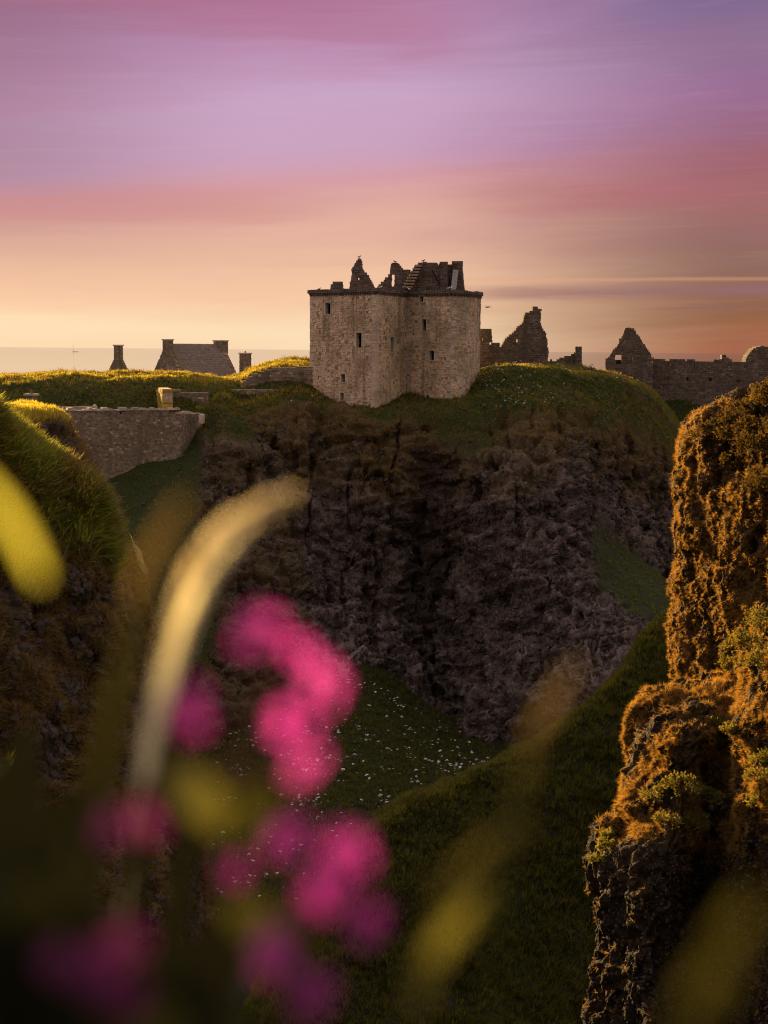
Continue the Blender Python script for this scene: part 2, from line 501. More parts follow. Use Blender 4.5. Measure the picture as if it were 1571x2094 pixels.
class Land:
    def __init__(s, cols, ustep, vstep, toward=None, pix=True):
        A = np.array([[P(*c) if pix else c for c in col] for col in cols], dtype=float)
        s.v_rows = A.shape[1]
        G = densify(A, vstep, 1)
        G = densify(G, ustep, 0)
        s.vpar = np.linspace(0, 1, G.shape[1])
        # control-row coordinate of every sample (0..rows-1)
        rr = []
        for i in range(A.shape[1]-1):
            L = np.sqrt(((A[:, i+1]-A[:, i])**2).sum(-1)).mean()
            st = vstep[i] if hasattr(vstep, '__len__') else vstep
            k = max(2, int(round(L/st)))
            rr += [i+j/k for j in range(k)]
        rr.append(A.shape[1]-1)
        s.row = np.tile(np.array(rr)[None, :], (G.shape[0], 1))
        s.G = G
        s.N = gridnormals(G)
        c = G.reshape(-1, 3).mean(0)
        tw = CP if toward is None else np.array(toward)
        if ((tw-G)*s.N).sum(-1).mean() < 0:
            s.N = -s.N; s.flip = True
        else: s.flip = False
    def displace(s, d):
        s.G = s.G+s.N*d[..., None]
        s.N = gridnormals(s.G)*(-1 if s.flip else 1)
    def px(s): return proj(s.G)
    def build(s, name, mat, attrs, kind='structure', smooth=True):
        nu, nv = s.G.shape[:2]
        idx = np.arange(nu*nv).reshape(nu, nv)
        F = np.stack([idx[:-1, :-1], idx[1:, :-1], idx[1:, 1:], idx[:-1, 1:]], -1).reshape(-1, 4)
        if s.flip: F = F[:, ::-1]
        me = npmesh(name, s.G.reshape(-1, 3), F, mat, smooth, attrs)
        o = link(bpy.data.objects.new(name, me))
        tag(o, kind=kind)
        return o
    def sample(s, n, mask, margin=120, maxpix=None):
        """n random surface points, weighted by cell area x mask, kept near the view"""
        G = s.G
        a = np.linalg.norm(np.cross(G[1:, :-1]-G[:-1, :-1], G[:-1, 1:]-G[:-1, :-1]), axis=-1)
        mk = mask[:-1, :-1]
        x, y, z = proj(G[:-1, :-1])
        vis = (x > -margin) & (x < 1571+margin) & (y > -margin) & (y < 2094+margin) & (z > 0)
        wgt = (a*mk*vis).ravel()
        tot = wgt.sum()
        ci = RNG.choice(len(wgt), size=n, p=wgt/tot)
        iu, iv = np.unravel_index(ci, a.shape)
        fu, fv = RNG.random(n)[:, None], RNG.random(n)[:, None]
        p = (G[iu, iv]*(1-fu)*(1-fv)+G[iu+1, iv]*fu*(1-fv)+G[iu, iv+1]*(1-fu)*fv+G[iu+1, iv+1]*fu*fv)
        return p, s.N[iu, iv]

# ------------------------------------------------------------------ scattering (stuff)
def protos(name, meshes):
    c = bpy.data.collections.new(name)
    for i, me in enumerate(meshes):
        c.objects.link(bpy.data.objects.new(me.name, me))
    return c

def eulers(n, spin, lean=None):
    n = n/np.linalg.norm(n, axis=-1, keepdims=True)
    ref = np.where(np.abs(n[:, 2:3]) < 0.99, np.array([[0, 0, 1.0]]), np.array([[1.0, 0, 0]]))
    a = np.cross(ref, n); a /= np.linalg.norm(a, axis=-1, keepdims=True)
    b = np.cross(n, a)
    cs, sn = np.cos(spin)[:, None], np.sin(spin)[:, None]
    X = a*cs+b*sn
    Y = -a*sn+b*cs
    ry = -np.arcsin(np.clip(X[:, 2], -1, 1))
    rx = np.arctan2(Y[:, 2], n[:, 2])
    rz = np.arctan2(X[:, 1], X[:, 0])
    return np.stack([rx, ry, rz], -1)

def scatter(name, p, rot, scl, coll, label, cat, parent=None):
    me = bpy.data.meshes.new(name)
    me.vertices.add(len(p)); me.vertices.foreach_set('co', np.asarray(p, dtype=np.float32).ravel())
    a = me.attributes.new('rot', 'FLOAT_VECTOR', 'POINT'); a.data.foreach_set('vector', np.asarray(rot, dtype=np.float32).ravel())
    a = me.attributes.new('scl', 'FLOAT_VECTOR', 'POINT')
    sc = np.asarray(scl, dtype=np.float32)
    if sc.ndim == 1: sc = np.repeat(sc[:, None], 3, 1)
    a.data.foreach_set('vector', sc.ravel())
    a = me.attributes.new('pick', 'INT', 'POINT'); a.data.foreach_set('value', RNG.integers(0, 64, len(p)).astype(np.int32))
    o = link(bpy.data.objects.new(name, me), parent)
    ng = bpy.data.node_groups.new(name, 'GeometryNodeTree')
    ng.interface.new_socket('Geometry', in_out='INPUT', socket_type='NodeSocketGeometry')
    ng.interface.new_socket('Geometry', in_out='OUTPUT', socket_type='NodeSocketGeometry')
    gi = ng.nodes.new('NodeGroupInput'); go = ng.nodes.new('NodeGroupOutput')
    ci = ng.nodes.new('GeometryNodeCollectionInfo')
    ci.inputs['Collection'].default_value = coll
    ci.inputs['Separate Children'].default_value = True
    ci.inputs['Reset Children'].default_value = True
    ip = ng.nodes.new('GeometryNodeInstanceOnPoints')
    ip.inputs['Pick Instance'].default_value = True
    def na(nm, ty):
        q = ng.nodes.new('GeometryNodeInputNamedAttribute'); q.data_type = ty
        q.inputs['Name'].default_value = nm
        return q.outputs['Attribute']
    L = ng.links
    L.new(gi.outputs[0], ip.inputs['Points'])
    L.new(ci.outputs[0], ip.inputs['Instance'])
    L.new(na('pick', 'INT'), ip.inputs['Instance Index'])
    L.new(na('rot', 'FLOAT_VECTOR'), ip.inputs['Rotation'])
    L.new(na('scl', 'FLOAT_VECTOR'), ip.inputs['Scale'])
    L.new(ip.outputs[0], go.inputs[0])
    md = o.modifiers.new('scatter', 'NODES'); md.node_group = ng
    tag(o, label, cat, kind='stuff')
    return o

def tuft_mesh(name, mat, blades=9, width=0.05, spread=0.22, bend=0.5, seed=0, segs=3):
    rg = random.Random(seed)
    V, F = [], []
    for i in range(blades):
        a = rg.uniform(0, 6.283); r0 = rg.uniform(0, spread)
        h = rg.uniform(0.55, 1.0); bd = rg.uniform(0.1, bend); wd = width*rg.uniform(0.6, 1.3)
        da = a+rg.uniform(-0.8, 0.8)
        bx, by = r0*math.cos(a), r0*math.sin(a)
        sx, sy = -math.sin(da), math.cos(da)
        b = len(V)
        for k in range(segs):
            t = k/segs
            x = bx+math.cos(da)*bd*t*t; y = by+math.sin(da)*bd*t*t; z = h*(t-0.25*bd*t*t)-0.05
            wk = wd*(1-t*0.7)
            V += [(x-sx*wk, y-sy*wk, z), (x+sx*wk, y+sy*wk, z)]
        V.append((bx+math.cos(da)*bd, by+math.sin(da)*bd, h*(1-0.25*bd)-0.05))
        for k in range(segs-1): F.append((b+2*k, b+2*k+1, b+2*k+3, b+2*k+2))
        F.append((b+2*segs-2, b+2*segs-1, b+2*segs))
    return npmesh(name, V, F, mat)

def rock_mesh(name, mat, seed):
    rg = np.random.default_rng(seed)
    t = (1+5**0.5)/2
    V = np.array([(-1, t, 0), (1, t, 0), (-1, -t, 0), (1, -t, 0), (0, -1, t), (0, 1, t), (0, -1, -t), (0, 1, -t), (t, 0, -1), (t, 0, 1), (-t, 0, -1), (-t, 0, 1)])/1.9
    V = V*rg.uniform(0.6, 1.25, (12, 1))*rg.uniform(0.7, 1.2, (1, 3))
    F = [(0, 11, 5), (0, 5, 1), (0, 1, 7), (0, 7, 10), (0, 10, 11), (1, 5, 9), (5, 11, 4), (11, 10, 2), (10, 7, 6), (7, 1, 8), (3, 9, 4), (3, 4, 2), (3, 2, 6), (3, 6, 8), (3, 8, 9), (4, 9, 5), (2, 4, 11), (6, 2, 10), (8, 6, 7), (9, 8, 1)]
    return npmesh(name, V, F, mat)

def umbel_mesh(name, mats, seed):
    """a flat head of small white flowers on a stalk"""
    rg = random.Random(seed)
    V, F, mi = [], [], []
    def quad(c, r, m):
        b = len(V); a = rg.uniform(0, 1.57); tx, ty = rg.uniform(-0.3, 0.3), rg.uniform(-0.3, 0.3)
        for k in range(4):
            x, y = r*math.cos(a+k*1.5708), r*math.sin(a+k*1.5708)
            V.append((c[0]+x, c[1]+y, c[2]+tx*x+ty*y))
        F.append((b, b+1, b+2, b+3)); mi.append(m)
    b = len(V)
    V.extend([(-0.02, 0, -0.1), (0.02, 0, -0.1), (0.02, 0, 0.95), (-0.02, 0, 0.95)]); F.append((b, b+1, b+2, b+3)); mi.append(1)
    for i in range(8):
        a = i*2.4; r = 0.2*math.sqrt(i/8)
        quad((r*math.cos(a), r*math.sin(a), 0.97+rg.uniform(-0.06, 0.06)), 0.085, 0)
    for i in range(3):
        quad((rg.uniform(-0.2, 0.2), rg.uniform(-0.2, 0.2), rg.uniform(0.2, 0.5)), 0.16, 1)
    return npmesh(name, V, F, mats, mi=mi)

# ================================================================== SETTING
M_head = terrain_mat('headland_ground', bd=0.12, rock=((0.062, 0.045, 0.037), (0.15, 0.113, 0.096)), green=((0.014, 0.022, 0.004), (0.036, 0.050, 0.009)))
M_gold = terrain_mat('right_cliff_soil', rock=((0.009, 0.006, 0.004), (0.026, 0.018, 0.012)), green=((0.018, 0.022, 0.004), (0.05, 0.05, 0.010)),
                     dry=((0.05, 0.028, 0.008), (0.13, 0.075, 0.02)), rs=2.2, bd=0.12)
M_left = terrain_mat('left_cliff_soil', rock=((0.036, 0.026, 0.019), (0.12, 0.088, 0.062)), rs=1.9, bd=0.14,
                     dry=((0.10, 0.066, 0.024), (0.24, 0.16, 0.06)))
M_turf = terrain_mat('turf', green=((0.010, 0.015, 0.003), (0.028, 0.036, 0.006)), dry=((0.02, 0.015, 0.006), (0.05, 0.035, 0.012)), rock=((0.05, 0.035, 0.02), (0.09, 0.06, 0.03)), rs=1.4, bd=0.15)

# ---- sea: one sheet to the horizon
m, n, out = newmat('sea_water')
g = n.node('ShaderNodeNewGeometry').outputs['Position']
mp = n.node('ShaderNodeMapping'); n.put(mp.inputs['Vector'], g); mp.inputs['Scale'].default_value = (0.02, 0.05, 0.05)
s1 = n.noise(mp.outputs[0], 1.0, 6, 0.65)
b_ = principled(n, out, (0.035, 0.045, 0.06, 1), 0.07, s1, 1.0, 0.05, 0.5)
V = []
for yy in (-400, 150, 400, 1000, 4000, 15000, 60000, 150000):
    wd = max(700, yy*1.0)
    V += [(-wd, yy, 0), (-wd*0.33, yy, 0), (wd*0.33, yy, 0), (wd, yy, 0)]
F = [(i*4+j, i*4+j+1, i*4+j+5, i*4+j+4) for i in range(7) for j in range(3)]
sea = link(bpy.data.objects.new('sea', npmesh('sea', V, F, m)))
tag(sea, kind='structure')

# ---- headland: plateau, lip, cliff face, foot
def hc(px, crest, lip, f1, f2, f3, f4, base):
    return [(px, 1110, 420), (px, crest[0]+62, crest[1]+95), (px, crest[0]+8, crest[1]+40), (px, *crest), (px, *lip), (px, *f1), (px, *f2), (px, *f3), (px, *f4), (px, *base), (px, base[0]+220, base[1]-4)]
cols = [
 hc(-420, (776, 192), (840, 178), (900, 176), (970, 168), (1080, 158), (1200, 148), (1400, 136)),
 hc(-200, (774, 189), (838, 176), (900, 171), (985, 165), (1080, 155), (1200, 145), (1400, 133)),
 hc(0,    (774, 187), (838, 174.5), (900, 171), (988, 164), (1080, 153), (1200, 143), (1400, 130)),
 hc(120,  (768, 187), (842, 174), (900, 170), (990, 164), (1085, 153), (1210, 142), (1410, 130)),
 hc(235,  (770, 187), (846, 173), (900, 169), (990, 163), (1090, 152), (1230, 141), (1430, 129)),
 hc(300,  (770, 187), (846, 173), (900, 169), (966, 164), (1080, 153), (1230, 142), (1440, 130)),
 hc(365,  (771, 188), (844, 174), (900, 170), (942, 166), (1060, 156), (1230, 145), (1440, 132)),
 hc(425,  (777, 190), (836, 177), (870, 172), (925, 168), (1040, 160), (1240, 149), (1430, 136)),
 hc(455,  (779, 191), (812, 180), (862, 171), (930, 166), (1080, 158), (1260, 151), (1425, 140)),
 hc(490,  (774, 193), (828, 181), (860, 173), (945, 168), (1110, 161), (1290, 152), (1430, 142)),
 hc(540,  (752, 196), (817, 182), (858, 175), (955, 170), (1135, 163), (1300, 153), (1440, 143)),
 hc(610,  (741, 197), (801, 184), (850, 177), (955, 172), (1150, 166), (1320, 156), (1450, 146)),
 hc(690,  (772, 200), (819, 184), (855, 176), (960, 172), (1150, 168), (1350, 159), (1460, 151)),
 hc(770,  (800, 198), (834, 180), (880, 174), (980, 171), (1150, 170), (1350, 164), (1490, 155)),
 hc(840,  (795, 198), (824, 181), (880, 175), (975, 174.5), (1150, 176), (1350, 171), (1510, 159)),
 hc(900,  (792, 198), (829, 180), (880, 174), (970, 174), (1140, 177.5), (1350, 174.5), (1515, 162)),
 hc(955,  (775, 195), (818, 181), (875, 174), (970, 171), (1120, 172), (1350, 168), (1510, 157)),
 hc(1010, (753, 191), (800, 181), (870, 174), (970, 168), (1120, 166), (1350, 161), (1490, 152)),
 hc(1080, (751, 192), (796, 182), (865, 173), (965, 167), (1120, 162), (1320, 156), (1450, 148)),
 hc(1150, (755, 193), (798, 184), (860, 176), (960, 170), (1100, 164), (1260, 156), (1400, 147)),
 hc(1220, (764, 196), (804, 188), (870, 182), (970, 178), (1085, 168), (1230, 156), (1360, 146)),
 hc(1290, (781, 200), (816, 194), (880, 189), (970, 186), (1100, 178), (1210, 161), (1320, 147)),
 hc(1340, (814, 204), (842, 199), (900, 194), (980, 191), (1105, 186), (1190, 168), (1300, 150)),
 hc(1390, (872, 210), (900, 205), (950, 200), (1010, 196), (1110, 190), (1190, 175), (1290, 154)),
 hc(1460, (940, 214), (970, 208), (1010, 203), (1050, 198), (1120, 190), (1190, 178), (1280, 158)),
 hc(1600, (1040, 216), (1060, 208), (1080, 203), (1110, 198), (1150, 190), (1200, 180), (1280, 162))]
H = Land(cols, 0.21, [8, 3, 2, 0.8, 0.3, 0.21, 0.21, 0.21, 0.21, 0.30][:10])
H.row -= 1
x, y, z = H.px()
G0, N0 = H.G, H.N
face = sstep(H.row, 3.15, 4.0)
nz = N0[..., 2]
patch = fbm(G0, 0.11, 4, 31)
patch2 = fbm(G0, 0.5, 3, 37)
green = (1-sstep(H.row+patch*0.9+patch2*0.35, 3.3, 4.0))
# turf under the curtain wall, on the bench at the right and on the diagonal ramp
green = np.maximum(green, (1-sstep(x+patch*50, 395, 455))*0.95)
ramp = sstep(x, 1185, 1240)*(1-sstep(np.abs(y-(1095+(x-1200)*0.93))+patch*30, 40, 85))
green = np.maximum(green, ramp*0.95)
green = np.maximum(green, sstep(x, 1150, 1240)*(1-sstep(y+patch*60, 850, 930))*0.9)
green = np.maximum(green, (1-sstep(np.abs(x-(470+(y-850)*0.25)+patch*60), 25, 60))*(1-sstep(y+patch*80, 900, 960))*0.9)
green = np.maximum(green, (1-sstep(np.abs(x-(960+patch*80)), 40, 90))*(1-sstep(y+patch*60, 905, 970))*0.8)
dry = np.clip((1-sstep(H.row+patch*1.3+patch2*0.4, 4.2, 5.4))*0.85+sstep(patch, 0.05, 0.35)*0.5*(1-sstep(H.row, 5.2, 6.4)), 0, 1)
dry = np.maximum(dry, (1-sstep(x+patch*60, 560, 640))*sstep(y, 980, 1080)*0.55)
rocky = np.clip(1-green, 0, 1)*face
ribs = fbm(G0, (0.16, 0.05, 0.035), 3, 3, ridged=True)
d = 2.6*ribs*rocky*sstep(H.row, 3.6, 5.0)
d += rocky*(2.6*blocks(G0, (0.085, 0.085, 0.05), 61, 0.5)*0.8+1.5*ledges(G0, (0.62, 0.1, 0.78), 8.0, 63))
d += 0.8*fbm(G0, 0.16, 4, 5)*face+(0.25*fbm(G0, 0.12, 3, 6)+0.75*fbm(G0, 0.24, 4, 7)*(1-np.exp(-(((G0[..., 0]-1.5)**2+(G0[..., 1]-186)**2)/150))))*(1-face)
H.displace(d)
patchR = sstep(fbm(H.G, 0.09, 3, 18), -0.25, 0.25)
d = rocky*(0.95*ledges(H.G, (0.34, 0.15, 0.93), 3.4, 12)*(0.35+0.65*patchR)+0.40*ledges(H.G, (-0.30, 0.2, 0.93), 1.5, 16)
           +0.50*blocks(H.G, (0.26, 0.26, 0.13), 9)+0.22*blocks(H.G, (0.9, 0.9, 0.5), 19)+0.20*fbm(H.G, (0.45, 0.45, 0.25), 5, 14, 0.6, True))
d += 0.12*fbm(H.G, 0.8, 3, 15)+0.25*np.clip(dry, 0, 1)*(1-rocky)*fbm(H.G, 0.5, 3, 17)
crack = fbm(H.G, (0.30, 0.2, 0.07), 3, 21)
d -= rocky*1.8*np.exp(-(crack/0.05)**2)
H.displace(d)
green = np.clip(green*sstep(H.N[..., 2], -0.05, 0.35)+0.25*sstep(H.N[..., 2], 0.45, 0.8)*sstep(patch2, -0.1, 0.3), 0, 1)
x, y, z = H.px()
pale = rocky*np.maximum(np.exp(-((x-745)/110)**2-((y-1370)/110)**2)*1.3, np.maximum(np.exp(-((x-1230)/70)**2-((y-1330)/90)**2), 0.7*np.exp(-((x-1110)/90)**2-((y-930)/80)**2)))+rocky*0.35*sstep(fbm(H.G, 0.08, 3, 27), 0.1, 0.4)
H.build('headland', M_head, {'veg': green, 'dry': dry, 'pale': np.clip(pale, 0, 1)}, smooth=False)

# ---- far green hill below the long wall
cols = []
for px, c in ((1180, 800), (1300, 812), (1345, 816), (1392, 790), (1450, 792), (1520, 796), (1600, 800), (1750, 805), (1900, 812)):
    cols.append([(px, 1110, 420), (px, c+50, 300), (px, c-8, 262), (px, c, 243), (px, c+45, 236), (px, c+120, 226), (px, c+250, 214), (px, c+430, 205)])
FH = Land(cols, 0.6, [8, 3, 2, 0.6, 0.6, 0.9, 2])
FH.row -= 1
FH.displace(0.9*fbm(FH.G, 0.12, 4, 41)+0.25*fbm(FH.G, 0.7, 3, 44))
FH.build('far_hill', M_turf, {'veg': np.full(FH.row.shape, 0.92), 'dry': np.full(FH.row.shape, 0.5)})

# ---- floor of the gully
cols = []
for px, ys in ((100, (1380, 1430, 1490, 1570, 1680, 1860)), (400, (1380, 1425, 1485, 1570, 1690, 1880)), (600, (1350, 1410, 1480, 1575, 1690, 1870)),
               (720, (1330, 1395, 1475, 1570, 1680, 1850)), (850, (1420, 1470, 1530, 1600, 1700, 1850)), (960, (1470, 1508, 1560, 1625, 1720, 1880)),
               (1150, (1430, 1490, 1560, 1625, 1720, 1880)), (1400, (1380, 1450, 1540, 1625, 1720, 1880))):
    cols.append([(px, yy, D) for yy, D in zip(ys, (158, 150, 140, 128, 115, 98))]+[(px, ys[-1]+260, 80)])
GF = Land(cols, 0.35, [0.4, 0.35, 0.35, 0.35, 0.35, 1.5])
GF.displace(0.6*fbm(GF.G, 0.15, 4, 51)+0.2*fbm(GF.G, 0.9, 3, 53))
GF.build('gully_floor', M_turf, {'veg': np.clip(0.95+0.3*fbm(GF.G, 0.4, 3, 3), 0, 1), 'dry': np.full(GF.row.shape, 0.6)})

# ---- grassy spur coming down from the right
cr = [(1700, 930, 122), (1580, 1020, 118), (1450, 1150, 112), (1362, 1255, 106), (1290, 1348, 101), (1200, 1440, 96.5), (1100, 1515, 92.5), (1000, 1556, 89), (900, 1612, 86),
      (800, 1672, 83), (740, 1710, 81), (690, 1765, 79), (640, 1850, 77), (580, 1960, 75), (500, 2100, 72)]
cols = []
for i, (px, py, D) in enumerate(cr):
    sx = 40
    cols.append([(px+60, py+330, D+45), (px+30, py+120, D+24), (px+10, py+22, D+7), (px, py, D), (px-8, py+60, D-3.5), (px-20, py+170, D-8), (px-35, py+320, D-13.5), (px-50, py+520, D-20), (px-60, py+800, D-28)])
SP = Land(cols, 0.2, [2, 0.8, 0.22, 0.2, 0.2, 0.2, 0.25, 0.6])
SP.displace(0.8*fbm(SP.G, 0.14, 4, 61)+0.35*fbm(SP.G, 0.55, 3, 63)+0.12*fbm(SP.G, 2.0, 2, 65))
SP.build('grassy_spur', M_turf, {'veg': np.clip(0.85+0.5*fbm(SP.G, 0.35, 3, 4), 0, 1), 'dry': np.full(SP.row.shape, 0.7)})

# ---- right cliff, upper wall
def rc(pts): return pts
cols = [
 [(1850, 880, 100), (1760, 850, 96), (1700, 845, 94), (1690, 960, 93), (1690, 1150, 92), (1690, 1430, 90), (1690, 1800, 88)],
 [(1700, 870, 90), (1560, 855, 86), (1520, 870, 84), (1500, 960, 83), (1490, 1150, 82), (1480, 1430, 81), (1480, 1800, 80)],
 [(1600, 850, 78), (1450, 855, 75), (1412, 868, 73.5), (1393, 950, 73), (1377, 1150, 72), (1366, 1430, 71), (1370, 1800, 70)],
 [(1600, 845, 74), (1450, 852, 70), (1400, 872, 68.5), (1383, 950, 68), (1370, 1150, 67.5), (1358, 1430, 67), (1360, 1800, 66)],
 [(1610, 840, 70), (1470, 842, 66), (1428, 870, 65), (1412, 950, 64.5), (1402, 1150, 64), (1395, 1430, 63.5), (1390, 1800, 62.5)],
 [(1640, 815, 68), (1520, 812, 63.5), (1480, 850, 62), (1465, 950, 61.5), (1460, 1150, 61), (1455, 1430, 60.5), (1450, 1800, 59)],
 [(1700, 780, 66), (1600, 775, 61), (1560, 830, 59), (1545, 950, 58.5), (1540, 1150, 58), (1535, 1430, 57), (1530, 1800, 55)],
 [(1800, 745, 64), (1720, 745, 58), (1680, 830, 56), (1660, 950, 55), (1650, 1150, 54), (1640, 1430, 53), (1640, 1800, 51)],
 [(1980, 735, 60), (1900, 740, 52), (1850, 830, 50), (1830, 950, 49), (1820, 1150, 48), (1800, 1430, 47), (1800, 1800, 45)]]
RC = Land(cols, 0.075, [0.6, 0.15, 0.08, 0.08, 0.08, 0.3], toward=(-20, 40, 45))
G0 = RC.G
RC.displace(1.0*fbm(G0, (0.22, 0.22, 0.10), 4, 71)+0.5*fbm(G0, 0.8, 3, 73))
w1, w2 = worley(RC.G+0.25*np.stack([fbm(RC.G, 1.2, 2, k) for k in (301, 302, 303)], -1), (1.9, 1.9, 1.15), 75)
pitR = sstep(w2-w1+0.12*fbm(RC.G, 3.0, 2, 78), 0.12, 0.42)*sstep(fbm(RC.G, 0.45, 3, 72), -0.5, 0.1)
RC.displace(-0.36*pitR+0.10*fbm(RC.G, 3.2, 3, 77)+0.30*blocks(RC.G, (0.5, 0.5, 0.25), 74)+0.14*blocks(RC.G, (1.6, 1.6, 0.9), 76))
rb = fbm(RC.G, 0.5, 3, 79)
RC.build('right_cliff', M_gold, {'veg': np.clip(0.1+rb, 0, 1)*0.4*(1-pitR), 'dry': np.clip(0.55+rb, 0, 1)*(1-pitR)})

# ---- right cliff, lower buttress with ledges
cols = [
 [(1640, 1400, 74), (1560, 1400, 70), (1500, 1430, 66), (1490, 1530, 65), (1480, 1640, 64), (1470, 1740, 63), (1460, 1880, 62), (1450, 2100, 60), (1450, 2420, 57)],
 [(1560, 1390, 66), (1470, 1385, 62), (1400, 1405, 60), (1370, 1500, 59.5), (1350, 1600, 59), (1320, 1720, 58), (1310, 1860, 57), (1300, 2094, 55), (1290, 2420, 52)],
 [(1530, 1390, 62), (1430, 1395, 58), (1350, 1432, 56), (1302, 1500, 55), (1286, 1580, 54), (1246, 1690, 53), (1208, 1765, 52), (1200, 1880, 51), (1190, 2094, 49), (1180, 2420, 46)],
 [(1530, 1385, 60), (1450, 1400, 56), (1390, 1440, 53.5), (1345, 1505, 52), (1325, 1590, 51), (1295, 1690, 50), (1268, 1770, 49), (1262, 1880, 48), (1255, 2094, 46), (1250, 2420, 43)],
 [(1560, 1350, 59), (1500, 1390, 55.5), (1450, 1450, 52.5), (1415, 1520, 50.5), (1405, 1590, 50), (1390, 1690, 48.5), (1370, 1790, 48), (1355, 1900, 47), (1350, 2094, 45), (1345, 2420, 42)],
 [(1600, 1290, 58), (1540, 1350, 55), (1510, 1440, 53), (1490, 1540, 52), (1480, 1600, 51.5), (1470, 1690, 51), (1455, 1790, 50.5), (1450, 1900, 49.5), (1450, 2094, 47), (1450, 2420, 44)],
 [(1650, 1230, 57), (1590, 1270, 53), (1540, 1350, 50), (1520, 1440, 48.5), (1512, 1540, 48), (1510, 1640, 47.5), (1510, 1740, 47.5), (1515, 1880, 46.5), (1515, 2094, 44), (1510, 2420, 41)],
 [(1720, 1210, 55), (1660, 1235, 51), (1620, 1300, 48), (1600, 1400, 46.5), (1595, 1510, 46), (1590, 1620, 45.5), (1590, 1740, 45.5), (1590, 1880, 44.5), (1590, 2094, 42), (1590, 2420, 39)],
 [(1950, 1190, 52), (1880, 1215, 48), (1840, 1290, 45), (1820, 1400, 43.5), (1810, 1510, 43), (1800, 1620, 42.5), (1800, 1740, 42), (1800, 1880, 41), (1800, 2094, 39), (1800, 2420, 36)]]
cols = [[c[0]]+c[1:] if len(c) == 10 else c+[(c[-1][0], 2600, c[-1][2]-2)] for c in cols]
RB = Land(cols, 0.065, [0.4, 0.12, 0.08, 0.07, 0.07, 0.07, 0.07, 0.08, 0.2], toward=(-15, 30, 40))
G0 = RB.G
RB.displace(0.8*fbm(G0, (0.3, 0.3, 0.2), 4, 81)+0.4*fbm(G0, 0.9, 3, 83))
w1, w2 = worley(RB.G+0.2*np.stack([fbm(RB.G, 1.3, 2, k) for k in (311, 312, 313)], -1), (2.1, 2.1, 1.4), 85)
pitB = sstep(w2-w1+0.12*fbm(RB.G, 3.0, 2, 88), 0.12, 0.42)*sstep(fbm(RB.G, 0.45, 3, 82), -0.4, 0.2)
RB.displace(-0.28*pitB+0.10*fbm(RB.G, 3.2, 3, 87)+0.34*blocks(RB.G, (0.55, 0.55, 0.32), 84)+0.15*blocks(RB.G, (1.8, 1.8, 1.2), 86))
rb2 = fbm(RB.G, 0.5, 3, 89)
low = sstep(RB.row+0.9*rb2, 5.0, 5.9)  # the foot's shade is put in as darker ground with less grass
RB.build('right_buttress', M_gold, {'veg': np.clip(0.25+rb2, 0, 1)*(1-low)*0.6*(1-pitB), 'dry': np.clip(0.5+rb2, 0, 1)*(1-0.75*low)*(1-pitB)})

# ---- left cliff, bare earth and dry grass
cols = [
 [(330, 1250, 125), (300, 1150, 112), (265, 1080, 100), (270, 1150, 98), (290, 1290, 95), (320, 1500, 90), (370, 1800, 84), (440, 2200, 78)],
 [(200, 950, 108), (185, 900, 98), (185, 905, 88), (222, 985, 86), (256, 1110, 83), (285, 1270, 80), (345, 1480, 76), (420, 1900, 70)],
 [(100, 842, 98), (135, 840, 88), (172, 862, 80), (208, 945, 78), (246, 1040, 75.5), (272, 1190, 72), (328, 1330, 68), (420, 1680, 62)],
 [(40, 842, 92), (95, 836, 82), (140, 850, 76), (165, 950, 73), (205, 1070, 70), (235, 1200, 67), (280, 1380, 63), (350, 1700, 57)],
 [(-20, 845, 88), (50, 837, 78), (85, 862, 72), (105, 960, 69), (140, 1080, 66), (165, 1220, 62), (200, 1400, 58), (260, 1720, 52)],
 [(-120, 850, 84), (-40, 842, 74), (10, 870, 69), (30, 970, 66), (50, 1100, 62), (70, 1240, 58), (90, 1420, 54), (130, 1750, 48)],
 [(-300, 850, 80), (-180, 840, 70), (-120, 880, 65), (-110, 980, 62), (-100, 1110, 58), (-90, 1260, 54), (-80, 1440, 50), (-60, 1780, 44)],
 [(-560, 850, 76), (-420, 840, 66), (-360, 880, 61), (-350, 980, 58), (-340, 1110, 54), (-330, 1260, 50), (-320, 1440, 46), (-300, 1780, 40)]]
cols = [[(a_-(34 if b_ < 1000 else 12 if b_ < 1120 else 0), b_, 48+(d_-48)*0.45 if d_ > 48 else d_) for a_, b_, d_ in c] for c in cols]
cols = [c+[(c[-1][0]+10, c[-1][1]+700, c[-1][2]-7)] for c in cols]
LC = Land(cols, 0.12, [1.0, 0.25, 0.12, 0.12, 0.12, 0.12, 0.14, 0.5], toward=(20, 40, 40))
G0 = LC.G
p_ = fbm(G0, 0.35, 4, 91)
LC.displace(0.9*fbm(G0, (0.25, 0.25, 0.12), 4, 93)*sstep(LC.row, 1.5, 2.3)+0.2*p_)
w1, w2 = worley(LC.G, (1.1, 1.1, 0.9), 95)
lr = sstep(LC.row, 1.9, 2.4)
LC.displace(lr*(0.5*blocks(LC.G, (0.9, 0.9, 0.6), 95)+0.22*blocks(LC.G, (2.2, 2.2, 1.6), 96)+0.25*fbm(LC.G, 1.5, 4, 97, 0.6, True))+0.08*p_)
lveg = np.clip((1-sstep(LC.row+0.3*p_, 1.7, 2.1))+0.5*sstep(p_, 0.15, 0.4), 0, 1)
LC.build('left_cliff', M_left, {'veg': lveg, 'dry': np.clip(0.5+p_*1.6, 0, 1)})

